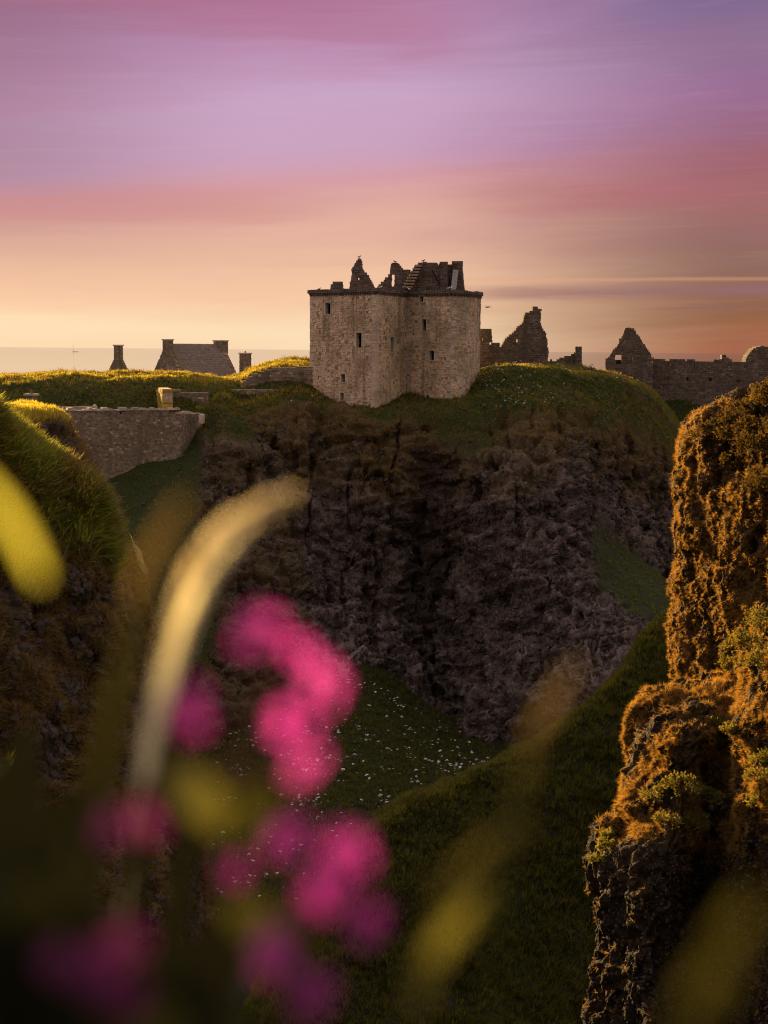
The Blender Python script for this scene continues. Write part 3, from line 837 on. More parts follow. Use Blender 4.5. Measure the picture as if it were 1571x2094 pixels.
# ---- left near slope of long grass breaking into rock
cr = [(-330, 740, 42), (-160, 800, 44.5), (-60, 838, 46), (0, 872, 47), (60, 922, 48), (112, 962, 48.6), (155, 1005, 49), (195, 1068, 49), (208, 1120, 48.6), (216, 1190, 48), (220, 1290, 47), (232, 1440, 45), (280, 1650, 42), (335, 1950, 39), (350, 2300, 36)]
cols = []
for px, py, D in cr:
    cols.append([(px+70, py+240, D+18), (px+35, py+75, D+8), (px+10, py+14, D+2.2), (px, py, D), (px-22, py+34, D-1.0), (px-70, py+110, D-2.6), (px-140, py+220, D-4.8), (px-240, py+380, D-7.5), (px-420, py+640, D-11), (px-700, py+950, D-15)])
LS = Land(cols, 0.09, [0.8, 0.3, 0.1, 0.08, 0.08, 0.08, 0.09, 0.12, 0.4], toward=(15, 20, 48))
G0 = LS.G
x, y, z = LS.px()
p_ = fbm(G0, 0.4, 4, 101)
grassy = 1-sstep(y+p_*90+np.clip(150-x, 0, 400)*0.15, 1075, 1190)
LS.displace(0.45*fbm(G0, 0.45, 4, 103)+0.55*(1-grassy)*fbm(G0, (0.5, 0.5, 0.25), 3, 105))
w1, w2 = worley(LS.G, 1.7, 107)
LS.displace((1-grassy)*(0.75*blocks(LS.G, (0.8, 0.8, 0.5), 107)+0.18*blocks(LS.G, (3.0, 3.0, 2.2), 108)+0.2*fbm(LS.G, 1.9, 4, 109, 0.6, True))+0.10*p_)
LS.build('left_slope', M_left, {'veg': grassy, 'dry': np.clip(0.35+p_*1.5, 0, 1)})

# ---- bank the viewer stands on, with the ground falling to the gully in front
rows = [(-14, -0.9), (-4, -0.75), (-1, -0.62), (0.4, -0.66), (1.2, -1.05), (1.7, -1.4), (2.2, -1.9), (2.8, -2.7), (3.5, -4.0), (5.5, -10), (9, -22), (18, -34), (34, -40), (60, -42)]
cols = []
for X in (-60, -25, -9, -4, -2.2, -1.6, -1.35, -1.12, -0.9, -0.7, -0.4, 0, 0.5, 1.2, 2.5, 5, 12, 30, 60):
    c = []
    for Y, h in rows:
        lift = (0.052-h)*math.exp(-((X+1.12)/0.36)**2)*math.exp(-((Y-2.25)/1.3)**4) if h > -6 else 0  # unseen hump left of the frame, raised to shade the low flowers
        c.append((X, Y+0.02*abs(X)**1.3*(1 if Y > 2 else 0), CAMZ+h+lift))
    cols.append(c)
NB = Land(cols, [6, 3, 1, .3, .08, .06, .06, .06, .06, .06, .06, .08, .1, .2, .5, 1, 3, 6], [2, .6, .1, .08, .08, .08, .08, .1, .3, .6, 1.5, 3, 5], toward=(0, 0, 90), pix=False)
near = np.exp(-np.abs(NB.G[..., 1]-0.5)/6)
NB.displace(near*0.05*fbm(NB.G, 1.6, 3, 111)+(1-near)*0.8*fbm(NB.G, 0.2, 3, 112))
NB.build('near_bank', M_turf, {'veg': np.full(NB.row.shape, 0.9), 'dry': np.full(NB.row.shape, 0.6)})

# ---- ground cover (nobody could count it)
MG_far = leaf_mat('grass_far', (0.034, 0.056, 0.009), (0.11, 0.14, 0.024), 0.5, (0.62, 0.52, 0.03))
MG_dry = leaf_mat('grass_dry', (0.070, 0.048, 0.015), (0.24, 0.165, 0.055), 0.5, (0.6, 0.38, 0.08))
MG_gold = leaf_mat('grass_gold', (0.11, 0.055, 0.012), (0.56, 0.34, 0.070), 0.55, (0.55, 0.27, 0.03))
MG_spur = leaf_mat('grass_spur', (0.012, 0.020, 0.003), (0.060, 0.078, 0.012), 0.5, (0.45, 0.40, 0.03))
MG_near = leaf_mat('grass_long', (0.075, 0.115, 0.016), (0.24, 0.28, 0.045), 0.55, (0.75, 0.68, 0.06))
M_white = plain_mat('white_petals', (0.72, 0.70, 0.62), 0.8, 0.1)
M_stalk = plain_mat('flower_stalk', (0.06, 0.09, 0.02), 0.8, 0.2)
M_peb = stone_mat('cliff_stone', [(0.045, 0.033, 0.028), (0.10, 0.075, 0.065), (0.065, 0.048, 0.043), (0.21, 0.17, 0.155)], 0.05, False, (0.06, 0.05, 0.04))
C_far = protos('far tufts', [tuft_mesh('tuft', MG_far, 8, 0.075, 0.45, 0.5, s) for s in range(4)])
MG_rim = leaf_mat('grass_backlit', (0.18, 0.16, 0.02), (0.34, 0.29, 0.04), 0.72, (1.0, 0.76, 0.06))  # brighter yellow grass copy: the sun's rim glow put into its colour
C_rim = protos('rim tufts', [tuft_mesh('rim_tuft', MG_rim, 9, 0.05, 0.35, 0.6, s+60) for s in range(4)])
C_spur = protos('spur tufts', [tuft_mesh('spur_tuft', MG_spur, 8, 0.07, 0.45, 0.6, s+50) for s in range(4)])
C_dry = protos('dry tufts', [tuft_mesh('dry_tuft', MG_dry, 8, 0.06, 0.4, 0.7, s+10) for s in range(4)])
C_gold = protos('gold tufts', [tuft_mesh('hanging_tuft', MG_gold, 10, 0.040, 0.26, 1.0, s+20) for s in range(5)])
C_long = protos('long tufts', [tuft_mesh('long_tuft', MG_near, 9, 0.028, 0.22, 0.75, s+30, 4) for s in range(5)])
C_rock = protos('stones', [rock_mesh('loose_stone', M_peb, s) for s in range(6)])
C_umb = protos('umbels', [umbel_mesh('umbel', [M_white, M_stalk], s) for s in range(3)])
UP = np.array([[0, 0, 1.0]])

def grow(land, n, mask, coll, name, label, cat, s0, s1, up=0.7, hang=0.0, margin=120, sink=0.0):
    p, nn = land.sample(n, np.clip(mask, 0, None)+1e-9, margin)
    dirn = nn*(1-up)+UP*up-UP*hang+RNG.normal(0, 0.16, p.shape)
    rot = eulers(dirn, RNG.random(n)*6.283)
    sc = s0+(s1-s0)*RNG.random(n)**1.6
    return scatter(name, p-nn*sink, rot, sc, coll, label, cat)

bright = np.clip(H.N[..., 2], 0, 1)
grow(H, 60000, green*(0.35+1.0*(H.row < 3.6))*(H.row > 1.0), C_far, 'headland_grass', 'rough green grass covering the headland around the castle', 'grass', 0.22, 0.55)
grow(H, 26000, np.clip(dry-green*0.7, 0, 1)*(H.row > 3), C_dry, 'cliff_grass', 'thin dry grass clinging to the upper cliff under the castle', 'grass', 0.25, 0.6, 0.45)
grow(H, 30000, rocky*sstep(H.row, 3.9, 4.8)*(H.row < 8.3)*(0.25+sstep(fbm(H.G, 0.18, 3, 200), -0.1, 0.3)), C_rock, 'cliff_stones', 'weathered stones and knobs in the castle cliff face', 'stones', 0.07, 0.45, 0.1, sink=0.05)
xh, yh, zh = H.px()
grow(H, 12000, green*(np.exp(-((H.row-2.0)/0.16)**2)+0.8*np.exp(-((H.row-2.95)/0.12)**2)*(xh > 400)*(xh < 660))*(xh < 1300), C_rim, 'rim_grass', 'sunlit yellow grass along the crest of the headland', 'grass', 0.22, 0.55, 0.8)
grow(H, 2200, green*(H.row > 1.5)*(H.row < 4.0), C_dry, 'coarse_grass', 'taller coarse grass clumps on the headland and round the tower foot', 'grass', 0.45, 1.0, 0.75)
grow(FH, 6000, (FH.row > 1.5)*1.0, C_far, 'hill_grass', 'dark green grass on the hill below the long ruined wall', 'grass', 0.4, 0.9)
grow(GF, 26000, (GF.row < 5.2)*1.0, C_spur, 'gully_grass', 'dark green grass on the floor of the gully', 'grass', 0.3, 0.7)
grow(SP, 46000, (SP.row > 1.8)*(SP.row < 7.9)*(0.4+0.6*sstep(fbm(SP.G, 0.5, 3, 67), -0.3, 0.2)), C_spur, 'spur_grass', 'tussocky grass covering the spur in the gully', 'grass', 0.22, 0.62, 0.75)
grow(SP, 9000, np.exp(-((SP.row-3.0)/0.5)**2), C_far, 'crest_grass', 'brighter grass along the crest of the spur', 'grass', 0.25, 0.6, 0.75)  # the crest's glow is put in as a brighter grass colour
hl = (1-pitR)**2*(0.3+0.7*sstep(fbm(RC.G, 0.6, 3, 133), -0.35, 0.15))
grow(RC, 75000, (hl+0.02)*(RC.row > 1.5)*(RC.row < 5.9), C_gold, 'golden_grass', 'golden dry grass hanging down the sunlit upper right cliff', 'grass', 0.08, 0.26, 0.1, 0.6, 60)
hl2 = (1-pitB)**3*sstep(fbm(RB.G, 0.6, 3, 135), -0.3, 0.2)
grow(RB, 42000, (hl2+0.02)*(1-0.97*low)*(RB.row > 0.5), C_gold, 'buttress_grass', 'golden dry grass on the ledges of the lower right cliff', 'grass', 0.08, 0.27, 0.15, 0.45, 60)
xc, yc, zc_ = LC.px()
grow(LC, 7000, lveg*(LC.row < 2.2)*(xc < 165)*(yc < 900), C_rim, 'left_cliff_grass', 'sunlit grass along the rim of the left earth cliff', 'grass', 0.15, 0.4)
grow(LC, 20000, np.clip(0.5+fbm(LC.G, 0.7, 3, 125)*2, 0, 1)*(LC.row > 1.9), C_dry, 'left_cliff_dry_grass', 'dry brown grass hanging on the left earth cliff', 'grass', 0.15, 0.4, 0.2, 0.3)
grow(LS, 22000, grassy*(LS.row > 1.5)*(0.12+sstep(fbm(LS.G, 0.9, 3, 141), -0.25, 0.25))+1e-6, C_long, 'slope_grass', 'long green grass on the near left slope', 'grass', 0.35, 1.15, 0.6)
grow(LS, 3500, grassy*(LS.row > 1.5)*sstep(fbm(LS.G, 0.7, 3, 143), 0.0, 0.4)+1e-6, C_dry, 'slope_straw', 'straw coloured grass stalks among the long grass of the near left slope', 'grass', 0.4, 1.1, 0.7)
x, y, z = LS.px()
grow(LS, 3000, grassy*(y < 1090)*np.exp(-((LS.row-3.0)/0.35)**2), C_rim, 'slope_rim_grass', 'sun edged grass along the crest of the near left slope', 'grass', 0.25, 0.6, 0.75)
grow(LS, 30000, (1-grassy)*sstep(fbm(LS.G, 0.8, 3, 127), -0.35, 0.05)*(LS.row > 2.5), C_dry, 'slope_dry_grass', 'withered grass hanging down the rocky part of the near left slope', 'grass', 0.15, 0.42, 0.15, 0.45)
grow(LS, 4500, (1-grassy)*(LS.row > 2.5), C_rock, 'slope_stones', 'dark stones in the rocky part of the near left slope', 'stones', 0.04, 0.22, 0.1)
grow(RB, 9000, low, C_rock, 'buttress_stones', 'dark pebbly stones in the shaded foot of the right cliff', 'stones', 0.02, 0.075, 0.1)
# white flowers
x, y, z = GF.px()
fm = sstep(fbm(GF.G, 0.30, 4, 131), 0.0, 0.35)**2*(GF.row > 0.7)*(GF.row < 5)*(x > 430)*(x < 1010)
grow(GF, 1000, fm+0.12*(fm > -1)*(GF.row > 0.7)*(GF.row < 5)*(x > 430)*(x < 1010), C_umb, 'gully_flowers', 'small white flower heads scattered over the gully grass', 'flowers', 0.22, 0.85, 1.0)
x, y, z = H.px()
fm = np.exp(-((x-1015)/110)**2)*(y < 840)*(H.row > 2)*(H.row < 3.6)*(x > 975)+0.10*(x > 1000)*(x < 1280)*(H.row > 1.95)*(H.row < 2.6)+0.012*(H.row > 2)*(H.row < 4)
grow(H, 260, fm*1.0, C_umb, 'headland_flowers', 'white flower heads in the grass beside the tower', 'flowers', 0.45, 0.8, 1.0)
# tussocks on the unseen hump that shades the low flowers
mk = np.exp(-((NB.G[..., 0]+1.12)/0.5)**2)*np.exp(-((NB.G[..., 1]-2.1)/1.0)**2)
a_ = NB.G.reshape(-1, 3); wgt = mk.ravel()+1e-12
ii = RNG.choice(len(a_), 2600, p=wgt/wgt.sum())
scatter('bank_grass', a_[ii]+RNG.normal(0, .03, (2600, 3))*[1, 1, 0], eulers(UP+RNG.normal(0, .2, (2600, 3)), RNG.random(2600)*6.28), 0.03+0.05*RNG.random(2600), C_long, 'short grass on the unseen hump added for shade beside the viewer', 'grass')

# ================================================================== BUILDINGS
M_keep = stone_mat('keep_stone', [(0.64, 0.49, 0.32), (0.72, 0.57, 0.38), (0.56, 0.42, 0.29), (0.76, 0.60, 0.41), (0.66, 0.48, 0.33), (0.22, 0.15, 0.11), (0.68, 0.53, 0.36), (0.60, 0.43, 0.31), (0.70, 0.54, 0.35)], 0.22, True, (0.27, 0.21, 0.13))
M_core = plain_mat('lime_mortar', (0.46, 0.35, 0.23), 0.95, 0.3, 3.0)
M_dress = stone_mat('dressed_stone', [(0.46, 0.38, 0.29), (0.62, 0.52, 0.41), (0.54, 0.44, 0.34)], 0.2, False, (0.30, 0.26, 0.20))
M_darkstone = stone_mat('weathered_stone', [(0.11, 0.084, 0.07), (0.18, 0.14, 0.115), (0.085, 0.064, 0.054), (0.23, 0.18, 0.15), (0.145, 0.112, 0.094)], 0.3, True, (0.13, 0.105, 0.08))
M_darkcore = plain_mat('dark_mortar', (0.10, 0.078, 0.065), 0.95, 0.3, 3.0)
M_wallstone = stone_mat('curtain_stone', [(0.20, 0.15, 0.115), (0.30, 0.235, 0.18), (0.15, 0.112, 0.088), (0.36, 0.29, 0.22), (0.24, 0.185, 0.145)], 0.45, True, (0.17, 0.135, 0.09))
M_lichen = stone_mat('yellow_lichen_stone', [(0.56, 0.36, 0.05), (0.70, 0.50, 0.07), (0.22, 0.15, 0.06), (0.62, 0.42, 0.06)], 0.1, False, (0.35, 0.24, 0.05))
M_slate = stone_mat('roof_slate', [(0.19, 0.155, 0.135), (0.25, 0.205, 0.18), (0.15, 0.125, 0.11), (0.29, 0.24, 0.21)], 0.15, False, (0.20, 0.15, 0.09))
M_timber = plain_mat('dark_timber', (0.022, 0.016, 0.012), 0.8)
M_slab = plain_mat('lead_slab', (0.30, 0.28, 0.27), 0.6)

def intervals(poly, z):
    xs = []
    n = len(poly)
    for i in range(n):
        (u0, z0), (u1, z1) = poly[i], poly[(i+1) % n]
        if (z0 <= z < z1) or (z1 <= z < z0):
            xs.append(u0+(z-z0)/(z1-z0)*(u1-u0))
    xs.sort()
    return [(xs[i], xs[i+1]) for i in range(0, len(xs)-1, 2)]

def cut(iv, holes, z):
    for (a, b, c, d) in holes:
        if c <= z <= d:
            out = []
            for (p, q) in iv:
                if b <= p or a >= q: out.append((p, q)); continue
                if a > p: out.append((p, a))
                if b < q: out.append((b, q))
            iv = out
    return iv

def masonry(mb, O, U, N, poly, holes=(), thick=0.6, course=(0.24, 0.40), length=(0.28, 0.75), gap=0.016, proud=0.05, mi=0, ci=1, ragged=0.0, quoin=0.0):
    """rubble wall: real stones in courses on a mortar core. poly / holes in (u, z) on the plane O,U; z is absolute"""
    O = np.array([O[0], O[1], 0.0]); U = np.array([U[0], U[1], 0.0]); N = np.array([N[0], N[1], 0.0])
    zs = [p[1] for p in poly]
    z, zt = min(zs), max(zs)
    cuts = sorted(set([c for h in holes for c in (h[2], h[3])]))
    wa, wp, wq = random.uniform(.5, .9), random.uniform(0, 6), random.uniform(0, 6)
    wob = lambda u, zz_: 0.055*math.sin(u*wa*2.1+zz_*1.3+wp)+0.04*math.sin(u*4.3+zz_*2.7+wq)
    while z < zt-0.06:
        h = random.uniform(*course)
        for c in cuts:
            if z+0.05 < c < z+h+0.12: h = c-z
        if z+h > zt-0.1: h = zt-z
        zm = z+h*0.5
        for (a, b) in cut(intervals(poly, zm), holes, zm):
            if b-a < 0.08: continue
            mb.obox(O, U, N, a+0.03, b-0.03, -thick+0.03, -0.03, z-0.02, z+h+0.02, ci)
            u = a
            first = True
            while u < b-0.02:
                L = random.uniform(*length)*random.choice((0.6, 0.8, 1.0, 1.0))
                if first and quoin: L = quoin*random.choice((0.7, 1.2))
                if u+L > b-0.22: L = b-u
                pr = random.uniform(-0.01, proud)-(0.09 if random.random() < 0.05 else 0)
                m_ = 2 if quoin and (first or u+L >= b-1e-6) and random.random() < 0.75 else mi
                w_ = wob(u, z) if quoin else 0.0
                zz = random.uniform(-0.02, 0.03)+w_; zz2 = random.uniform(-0.02, 0.03)-w_
                e0 = random.uniform(-ragged, ragged) if first else 0
                e1 = random.uniform(-ragged, ragged) if u+L >= b-1e-6 else 0
                mb.obox(O, U, N, u+gap+e0, u+L-gap+e1, -thick-random.uniform(-0.01, proud), pr, z+gap+zz, z+h-gap-zz2, m_, 0.022)
                u += L
                first = False
        z += h

def plane_uv(px, py, O, U, N):
    """where the line of sight through a pixel meets an upright plane: (u, z)"""
    d = ray(px, py)
    N3 = np.array([N[0], N[1], 0.0]); O3 = np.array([O[0], O[1], 0.0])
    t = ((O3-CP)@N3)/(d@N3)
    p = CP+d*t
    return float((p[:2]-np.array(O[:2]))@np.array(U[:2])), float(p[2])

def frame_of(a, b):
    """plan points a->b (left to right seen from outside): unit U and outward N"""
    a, b = np.array(a[:2]), np.array(b[:2])
    L = np.linalg.norm(b-a); U = (b-a)/L
    return U, np.array([U[1], -U[0]]), L

def jag(pts, amp, n=3, seed=0):
    """roughen an outline"""
    rg = random.Random(seed)
    for _ in range(n):
        out = []
        for i, p in enumerate(pts):
            q = pts[(i+1) % len(pts)]
            out.append(p)
            if math.hypot(q[0]-p[0], q[1]-p[1]) > 0.5:
                out.append(((p[0]+q[0])/2+rg.uniform(-amp, amp), (p[1]+q[1])/2+rg.uniform(-amp, amp)))
        pts = out; amp *= 0.6
    return pts

def surround(parent, O, U, N, h, depth=0.5, w=0.16, name='window', mat=None, back=True):
    """dressed jambs, lintel and sill of an opening; a dark board added behind stands in for the unlit inside"""
    a, b, c, d = h
    O = np.array([O[0], O[1], 0.0]); U = np.array([U[0], U[1], 0.0]); N = np.array([N[0], N[1], 0.0])
    mb = MB()
    e = 0.006
    mb.obox(O, U, N, a-w, a+0.03, -depth, 0.075, c+e, d-e, 0)
    mb.obox(O, U, N, b-0.03, b+w, -depth, 0.075, c+e, d-e, 0)
    mb.obox(O, U, N, a-w*1.2, b+w*1.2, -depth, 0.085, d, d+w*1.15, 0)
    mb.obox(O, U, N, a-w*1.1, b+w*1.1, -depth, 0.095, c-w*0.8, c, 0)
    o = mb.build(name, mat or M_dress, parent)
    if back:
        m2 = MB()
        m2.obox(O, U, N, a-0.3, b+0.3, -depth-1.0, -depth-0.95, c-0.3, d+0.3, 0)
        m2.build('dark_backing', M_timber, o)  # dark board added in place of the unlit interior
    return o

def bird(loc, s, mats, label, rz=0.0):
    """a gull standing: body, neck and head in one skin, tail and folded wings"""
    mb = MB()
    B = np.array(loc, float)
    ca, sa = math.cos(rz), math.sin(rz)
    def T(x, y, z): return B+s*np.array([x*ca-y*sa, x*sa+y*ca, z])
    mb.tube([T(-.34, 0, .20), T(-.22, 0, .22), T(-.05, 0, .23), T(.10, 0, .27), T(.17, 0, .36), T(.20, 0, .42), T(.25, 0, .44), T(.32, 0, .42)], [s*k for k in (.015, .06, .10, .09, .055, .055, .04, .006)], 8, 0)
    for y in (-1, 1):
        mb.tube([T(.06, y*.085, .27), T(-.12, y*.09, .24), T(-.40, y*.03, .22)], [s*k for k in (.03, .05, .008)], 6, 1)
        mb.tube([T(.0, y*.035, .16), T(.0, y*.035, -.03)], s*.014, 5, 2)
    o = mb.build('gull', mats, None, True)
    tag(o, label, 'gull', 'gulls on the castle')
    return o
M_gw = plain_mat('gull_white', (0.75, 0.74, 0.72), 0.7, 0.05); M_gg = plain_mat('gull_grey', (0.28, 0.29, 0.31), 0.7, 0.1); M_gd = plain_mat('gull_dark', (0.05, 0.045, 0.04), 0.7, 0.1)
M_gleg = plain_mat('gull_leg', (0.35, 0.2, 0.1), 0.7, 0.1)

# ------------------------------------------------------------------ the keep
def pl(px, D, py=700):
    p = P(px, py, D); return (p[0], p[1])
plan = [pl(634, 187), pl(769, 179), pl(832, 187.2), pl(922, 182.4), pl(952, 183.6), pl(972, 186.5), pl(982, 190), pl(960, 199), pl(700, 200)]
zb = P(770, 870, 179)[2]
zc = P(785, 604, 182)[2]        # underside of the corbels
zt = P(785, 593, 182)[2]        # wall-head
cx = sum(p[0] for p in plan)/len(plan); cy = sum(p[1] for p in plan)/len(plan)
keep = thing('castle_keep', (cx, cy, zb), 'big square stone tower keep at the edge of the cliff with ruined gables on top', 'castle tower')
wins = {0: [(665.7, 619, 677, 642.5), (749.5, 636, 753.5, 643.2), (728.8, 680.7, 740.5, 711), (697.5, 764.8, 706.6, 782), (696.4, 803, 704, 819)],
        1: [(797.6, 689, 805.8, 721), (824.4, 672, 827.6, 677.5), (812, 801, 816.5, 806.5)],
        2: [(844, 672, 848, 680), (858.6, 605.8, 867, 617), (862.8, 652.8, 872.4, 676.8), (878.4, 717, 888.6, 736.8), (871.5, 807, 878.4, 823.2)],
        3: [], 4: [(951, 771, 954.2, 785.6), (965.4, 664, 967.6, 671.5), (965.6, 712, 967.8, 717.8)]}
mb = MB()
todo = []
for i in range(len(plan)):
    a, b = plan[i], plan[(i+1) % len(plan)]
    U, N, L = frame_of(a, b)
    holes = []
    for (x0, y0, x1, y1) in wins.get(i, []):
        u0, z1 = plane_uv(x0, y0, a, U, N); u1, z0 = plane_uv(x1, y1, a, U, N)
        holes.append((u0, u1, z0, z1))
    todo.append((a, U, N, holes))
    seen = i < 6
    masonry(mb, a, U, N, [(0, zb), (L, zb), (L, zc), (0, zc)], holes, 0.55, (0.20, 0.40) if seen else (0.8, 1.1), (0.26, 0.72) if seen else (0.9, 1.6), 0.016, 0.06, quoin=0.7 if seen else 0)
mb.build('masonry', [M_keep, M_core, M_dress], keep, kind='stuff')
for (a, U, N, holes) in todo:
    for h in holes:
        small = (h[1]-h[0]) < 0.4
        surround(keep, a, U, N, h, 0.16, 0.05 if small else 0.13)
# wall-head: corbels in a row, then a plain parapet course
def offset(poly, d):
    out = []
    n = len(poly)
    for i in range(n):
        U1, N1, _ = frame_of(poly[i-1], poly[i]); U2, N2, _ = frame_of(poly[i], poly[(i+1) % n])
        k = 1+float(N1@N2)
        v = (N1+N2)/max(k, 0.35)
        out.append((poly[i][0]+v[0]*d, poly[i][1]+v[1]*d))
    return out
mb = MB(); mbp = MB()
for i in range(len(plan)):
    a, b = plan[i], plan[(i+1) % len(plan)]
    U, N, L = frame_of(a, b)
    O = np.array([a[0], a[1], 0])
    k = max(1, int(L/0.42))
    for j in range(k):
        u = (j+0.5)*L/k
        mb.obox(O, np.array([*U, 0]), np.array([*N, 0]), u-0.12, u+0.12, -0.2, 0.20, zc+0.14, zc+0.34, 0, 0.01)
        mb.obox(O, np.array([*U, 0]), np.array([*N, 0]), u-0.11, u+0.11, -0.2, 0.11, zc-0.04, zc+0.137, 0, 0.01)
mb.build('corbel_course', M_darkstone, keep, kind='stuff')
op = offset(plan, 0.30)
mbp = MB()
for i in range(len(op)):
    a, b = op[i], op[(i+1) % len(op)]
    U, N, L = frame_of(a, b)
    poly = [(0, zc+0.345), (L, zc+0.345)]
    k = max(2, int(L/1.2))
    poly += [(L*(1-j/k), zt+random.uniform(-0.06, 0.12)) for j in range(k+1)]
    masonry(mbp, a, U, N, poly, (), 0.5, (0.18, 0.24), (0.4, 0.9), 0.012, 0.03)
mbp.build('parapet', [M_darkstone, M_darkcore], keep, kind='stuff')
mbr = MB()
ins = offset(plan, -0.25)
mbr.v = [(p[0], p[1], z_) for z_ in (zt-0.75, zt-0.45) for p in ins]
k = len(ins)
mbr.f = [tuple(range(k))[::-1], tuple(range(k, 2*k))]+[(i, (i+1) % k, k+(i+1) % k, k+i) for i in range(k)]
mbr.m = [0]*len(mbr.f)
mbr.build('roof_deck', M_darkcore, keep)

def ruin(name, parent, pxs, D, thick=0.8, yaw=0.0, holes=(), mats=None, course=(0.22, 0.36), length=(0.28, 0.7), ragged=0.07, jg=0.12, seed=0, kind='stuff', frames=False, anchor=None):
    """a broken wall standing at distance D whose outline follows the photograph"""
    ax = anchor if anchor is not None else sum(p[0] for p in pxs)/len(pxs)
    O = pl(ax, D, 740)
    U = np.array([math.cos(yaw), math.sin(yaw)]); N = np.array([U[1], -U[0]])
    poly = [plane_uv(px, py, O, U, N) for px, py in pxs]
    poly = jag(poly, jg, 3, seed)
    hs = []
    for (x0, y0, x1, y1) in holes:
        u0, z1 = plane_uv(x0, y0, O, U, N); u1, z0 = plane_uv(x1, y1, O, U, N)
        hs.append((u0, u1, z0, z1))
    mb = MB()
    masonry(mb, O, U, N, poly, hs, thick, course, length, 0.014, 0.06, ragged=ragged)
    o = mb.build(name, mats or [M_darkstone, M_darkcore], parent, kind=kind)
    if frames:
        for h in hs: surround(o if parent is None else parent, O, U, N, h, thick*0.9, 0.14, 'window', None, False)
    return o
YW = R(-12)
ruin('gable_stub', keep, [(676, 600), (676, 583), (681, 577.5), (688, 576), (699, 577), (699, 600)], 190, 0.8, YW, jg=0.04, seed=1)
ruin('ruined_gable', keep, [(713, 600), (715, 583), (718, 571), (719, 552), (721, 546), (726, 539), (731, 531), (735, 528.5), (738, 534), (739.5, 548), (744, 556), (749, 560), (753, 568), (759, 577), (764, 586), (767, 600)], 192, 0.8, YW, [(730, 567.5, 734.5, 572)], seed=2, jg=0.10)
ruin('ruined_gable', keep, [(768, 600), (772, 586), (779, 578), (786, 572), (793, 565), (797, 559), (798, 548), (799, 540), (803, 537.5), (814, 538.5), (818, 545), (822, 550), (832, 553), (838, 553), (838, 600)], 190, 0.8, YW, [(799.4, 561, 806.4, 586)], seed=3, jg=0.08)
ruin('cap_house', keep, [(822, 600), (830, 578), (838, 565), (845, 550), (850, 541), (858, 537), (868, 535.5), (878, 536.5), (890, 539), (903, 541), (905, 600)], 187.5, 4.0, R(-4), (), jg=0.03, seed=4)
mbs = MB()
O = pl(835, 186.2, 560)
for i in range(8):
    x0, x1, y = 823.5+i*3.4, 844+i*2.6, 586-i*6.0
    a, b = P(x0, y, 186.6), P(x1, y, 186.6)
    st = MB(); st.box((a[0], 185.3, a[2]-0.17), (b[0], 187.4, a[2]+0.05), 0, 0.015)
    st.build('stair_step', M_keep, keep)
for (x0, x1, xb0, xb1, y0, D) in ((901, 914, 900, 916, 535, 187.0), (926, 945, 920, 950, 534, 188.0)):
    ch = ruin('chimney', keep, [(xb0, 602), (x0, y0+12), (x0, y0+5), (x1, y0+5), (x1, y0+12), (xb1, 602)], D, 1.3, R(-8), jg=0.01, seed=5, ragged=0.02)
    cp = MB(); a, b = P(x0-1.8, y0+5, D-0.15), P(x1+1.8, y0, D-0.15)
    cp.box((a[0], a[1], a[2]), (b[0], a[1]+1.6, b[2]), 0, 0.03); cp.build('chimney_cap', M_darkstone, ch)
ruin('chimney_wall', keep, [(914, 602), (914, 541), (927, 541), (921, 602)], 188.6, 0.7, R(-8), jg=0.02, seed=6)
sl = MB()
a, b = P(922, 592, 186.4), P(934, 552, 187.4)
sl.hexa([(a[0], a[1], a[2]), (a[0]+0.7, a[1], a[2]), (a[0]+0.7, a[1]+0.15, a[2]), (a[0], a[1]+0.15, a[2]), (b[0]-0.45, b[1], b[2]), (b[0]+0.25, b[1], b[2]), (b[0]+0.25, b[1]+0.15, b[2]), (b[0]-0.45, b[1]+0.15, b[2])])
sl.build('leaning_slab', M_slab, keep)
bm_ = MB()
bm_.tube([P(884, 553, 186.8), P(900, 582, 186.8)], 0.12, 6)
bm_.build('roof_beam', M_timber, keep)

# gulls
dk = [M_gd, M_gd, M_gd]; wh = [M_gw, M_gg, M_gleg]
for (px, py, D, mats, lab, rz) in ((735, 528.5, 191.6, dk, 'dark gull on the tip of the pointed broken gable', 0.3), (808, 538.5, 189.6, dk, 'dark gull on the gable above the tall window gap', 2.8), (866, 536.5, 187, dk, 'dark gull on the rounded cap house roof', 0.2),
                               (704, 588, 186, dk, 'dark gull on the parapet beside the low gable stump', 2.5), (653, 590, 186.5, dk, 'dark gull near the left corner of the parapet', 0.5),
                               (778.5, 590, 179.6, wh, 'white gull on the parapet at the foot of the middle gable', 0.1), (837, 592, 184, wh, 'white gull on the parapet above the dark inner corner of the tower', 3.0),
                               (917, 592, 180.7, wh, 'white gull on the parapet under the first chimney', 0.2), (925, 592.5, 180.8, wh, 'white gull on the parapet beside the leaning slab', 3.1)):
    p = P(px, py, D)
    z0 = p[2] if py < 560 else zt+0.03
    bird((p[0], p[1], z0), 0.85, mats, lab, rz)
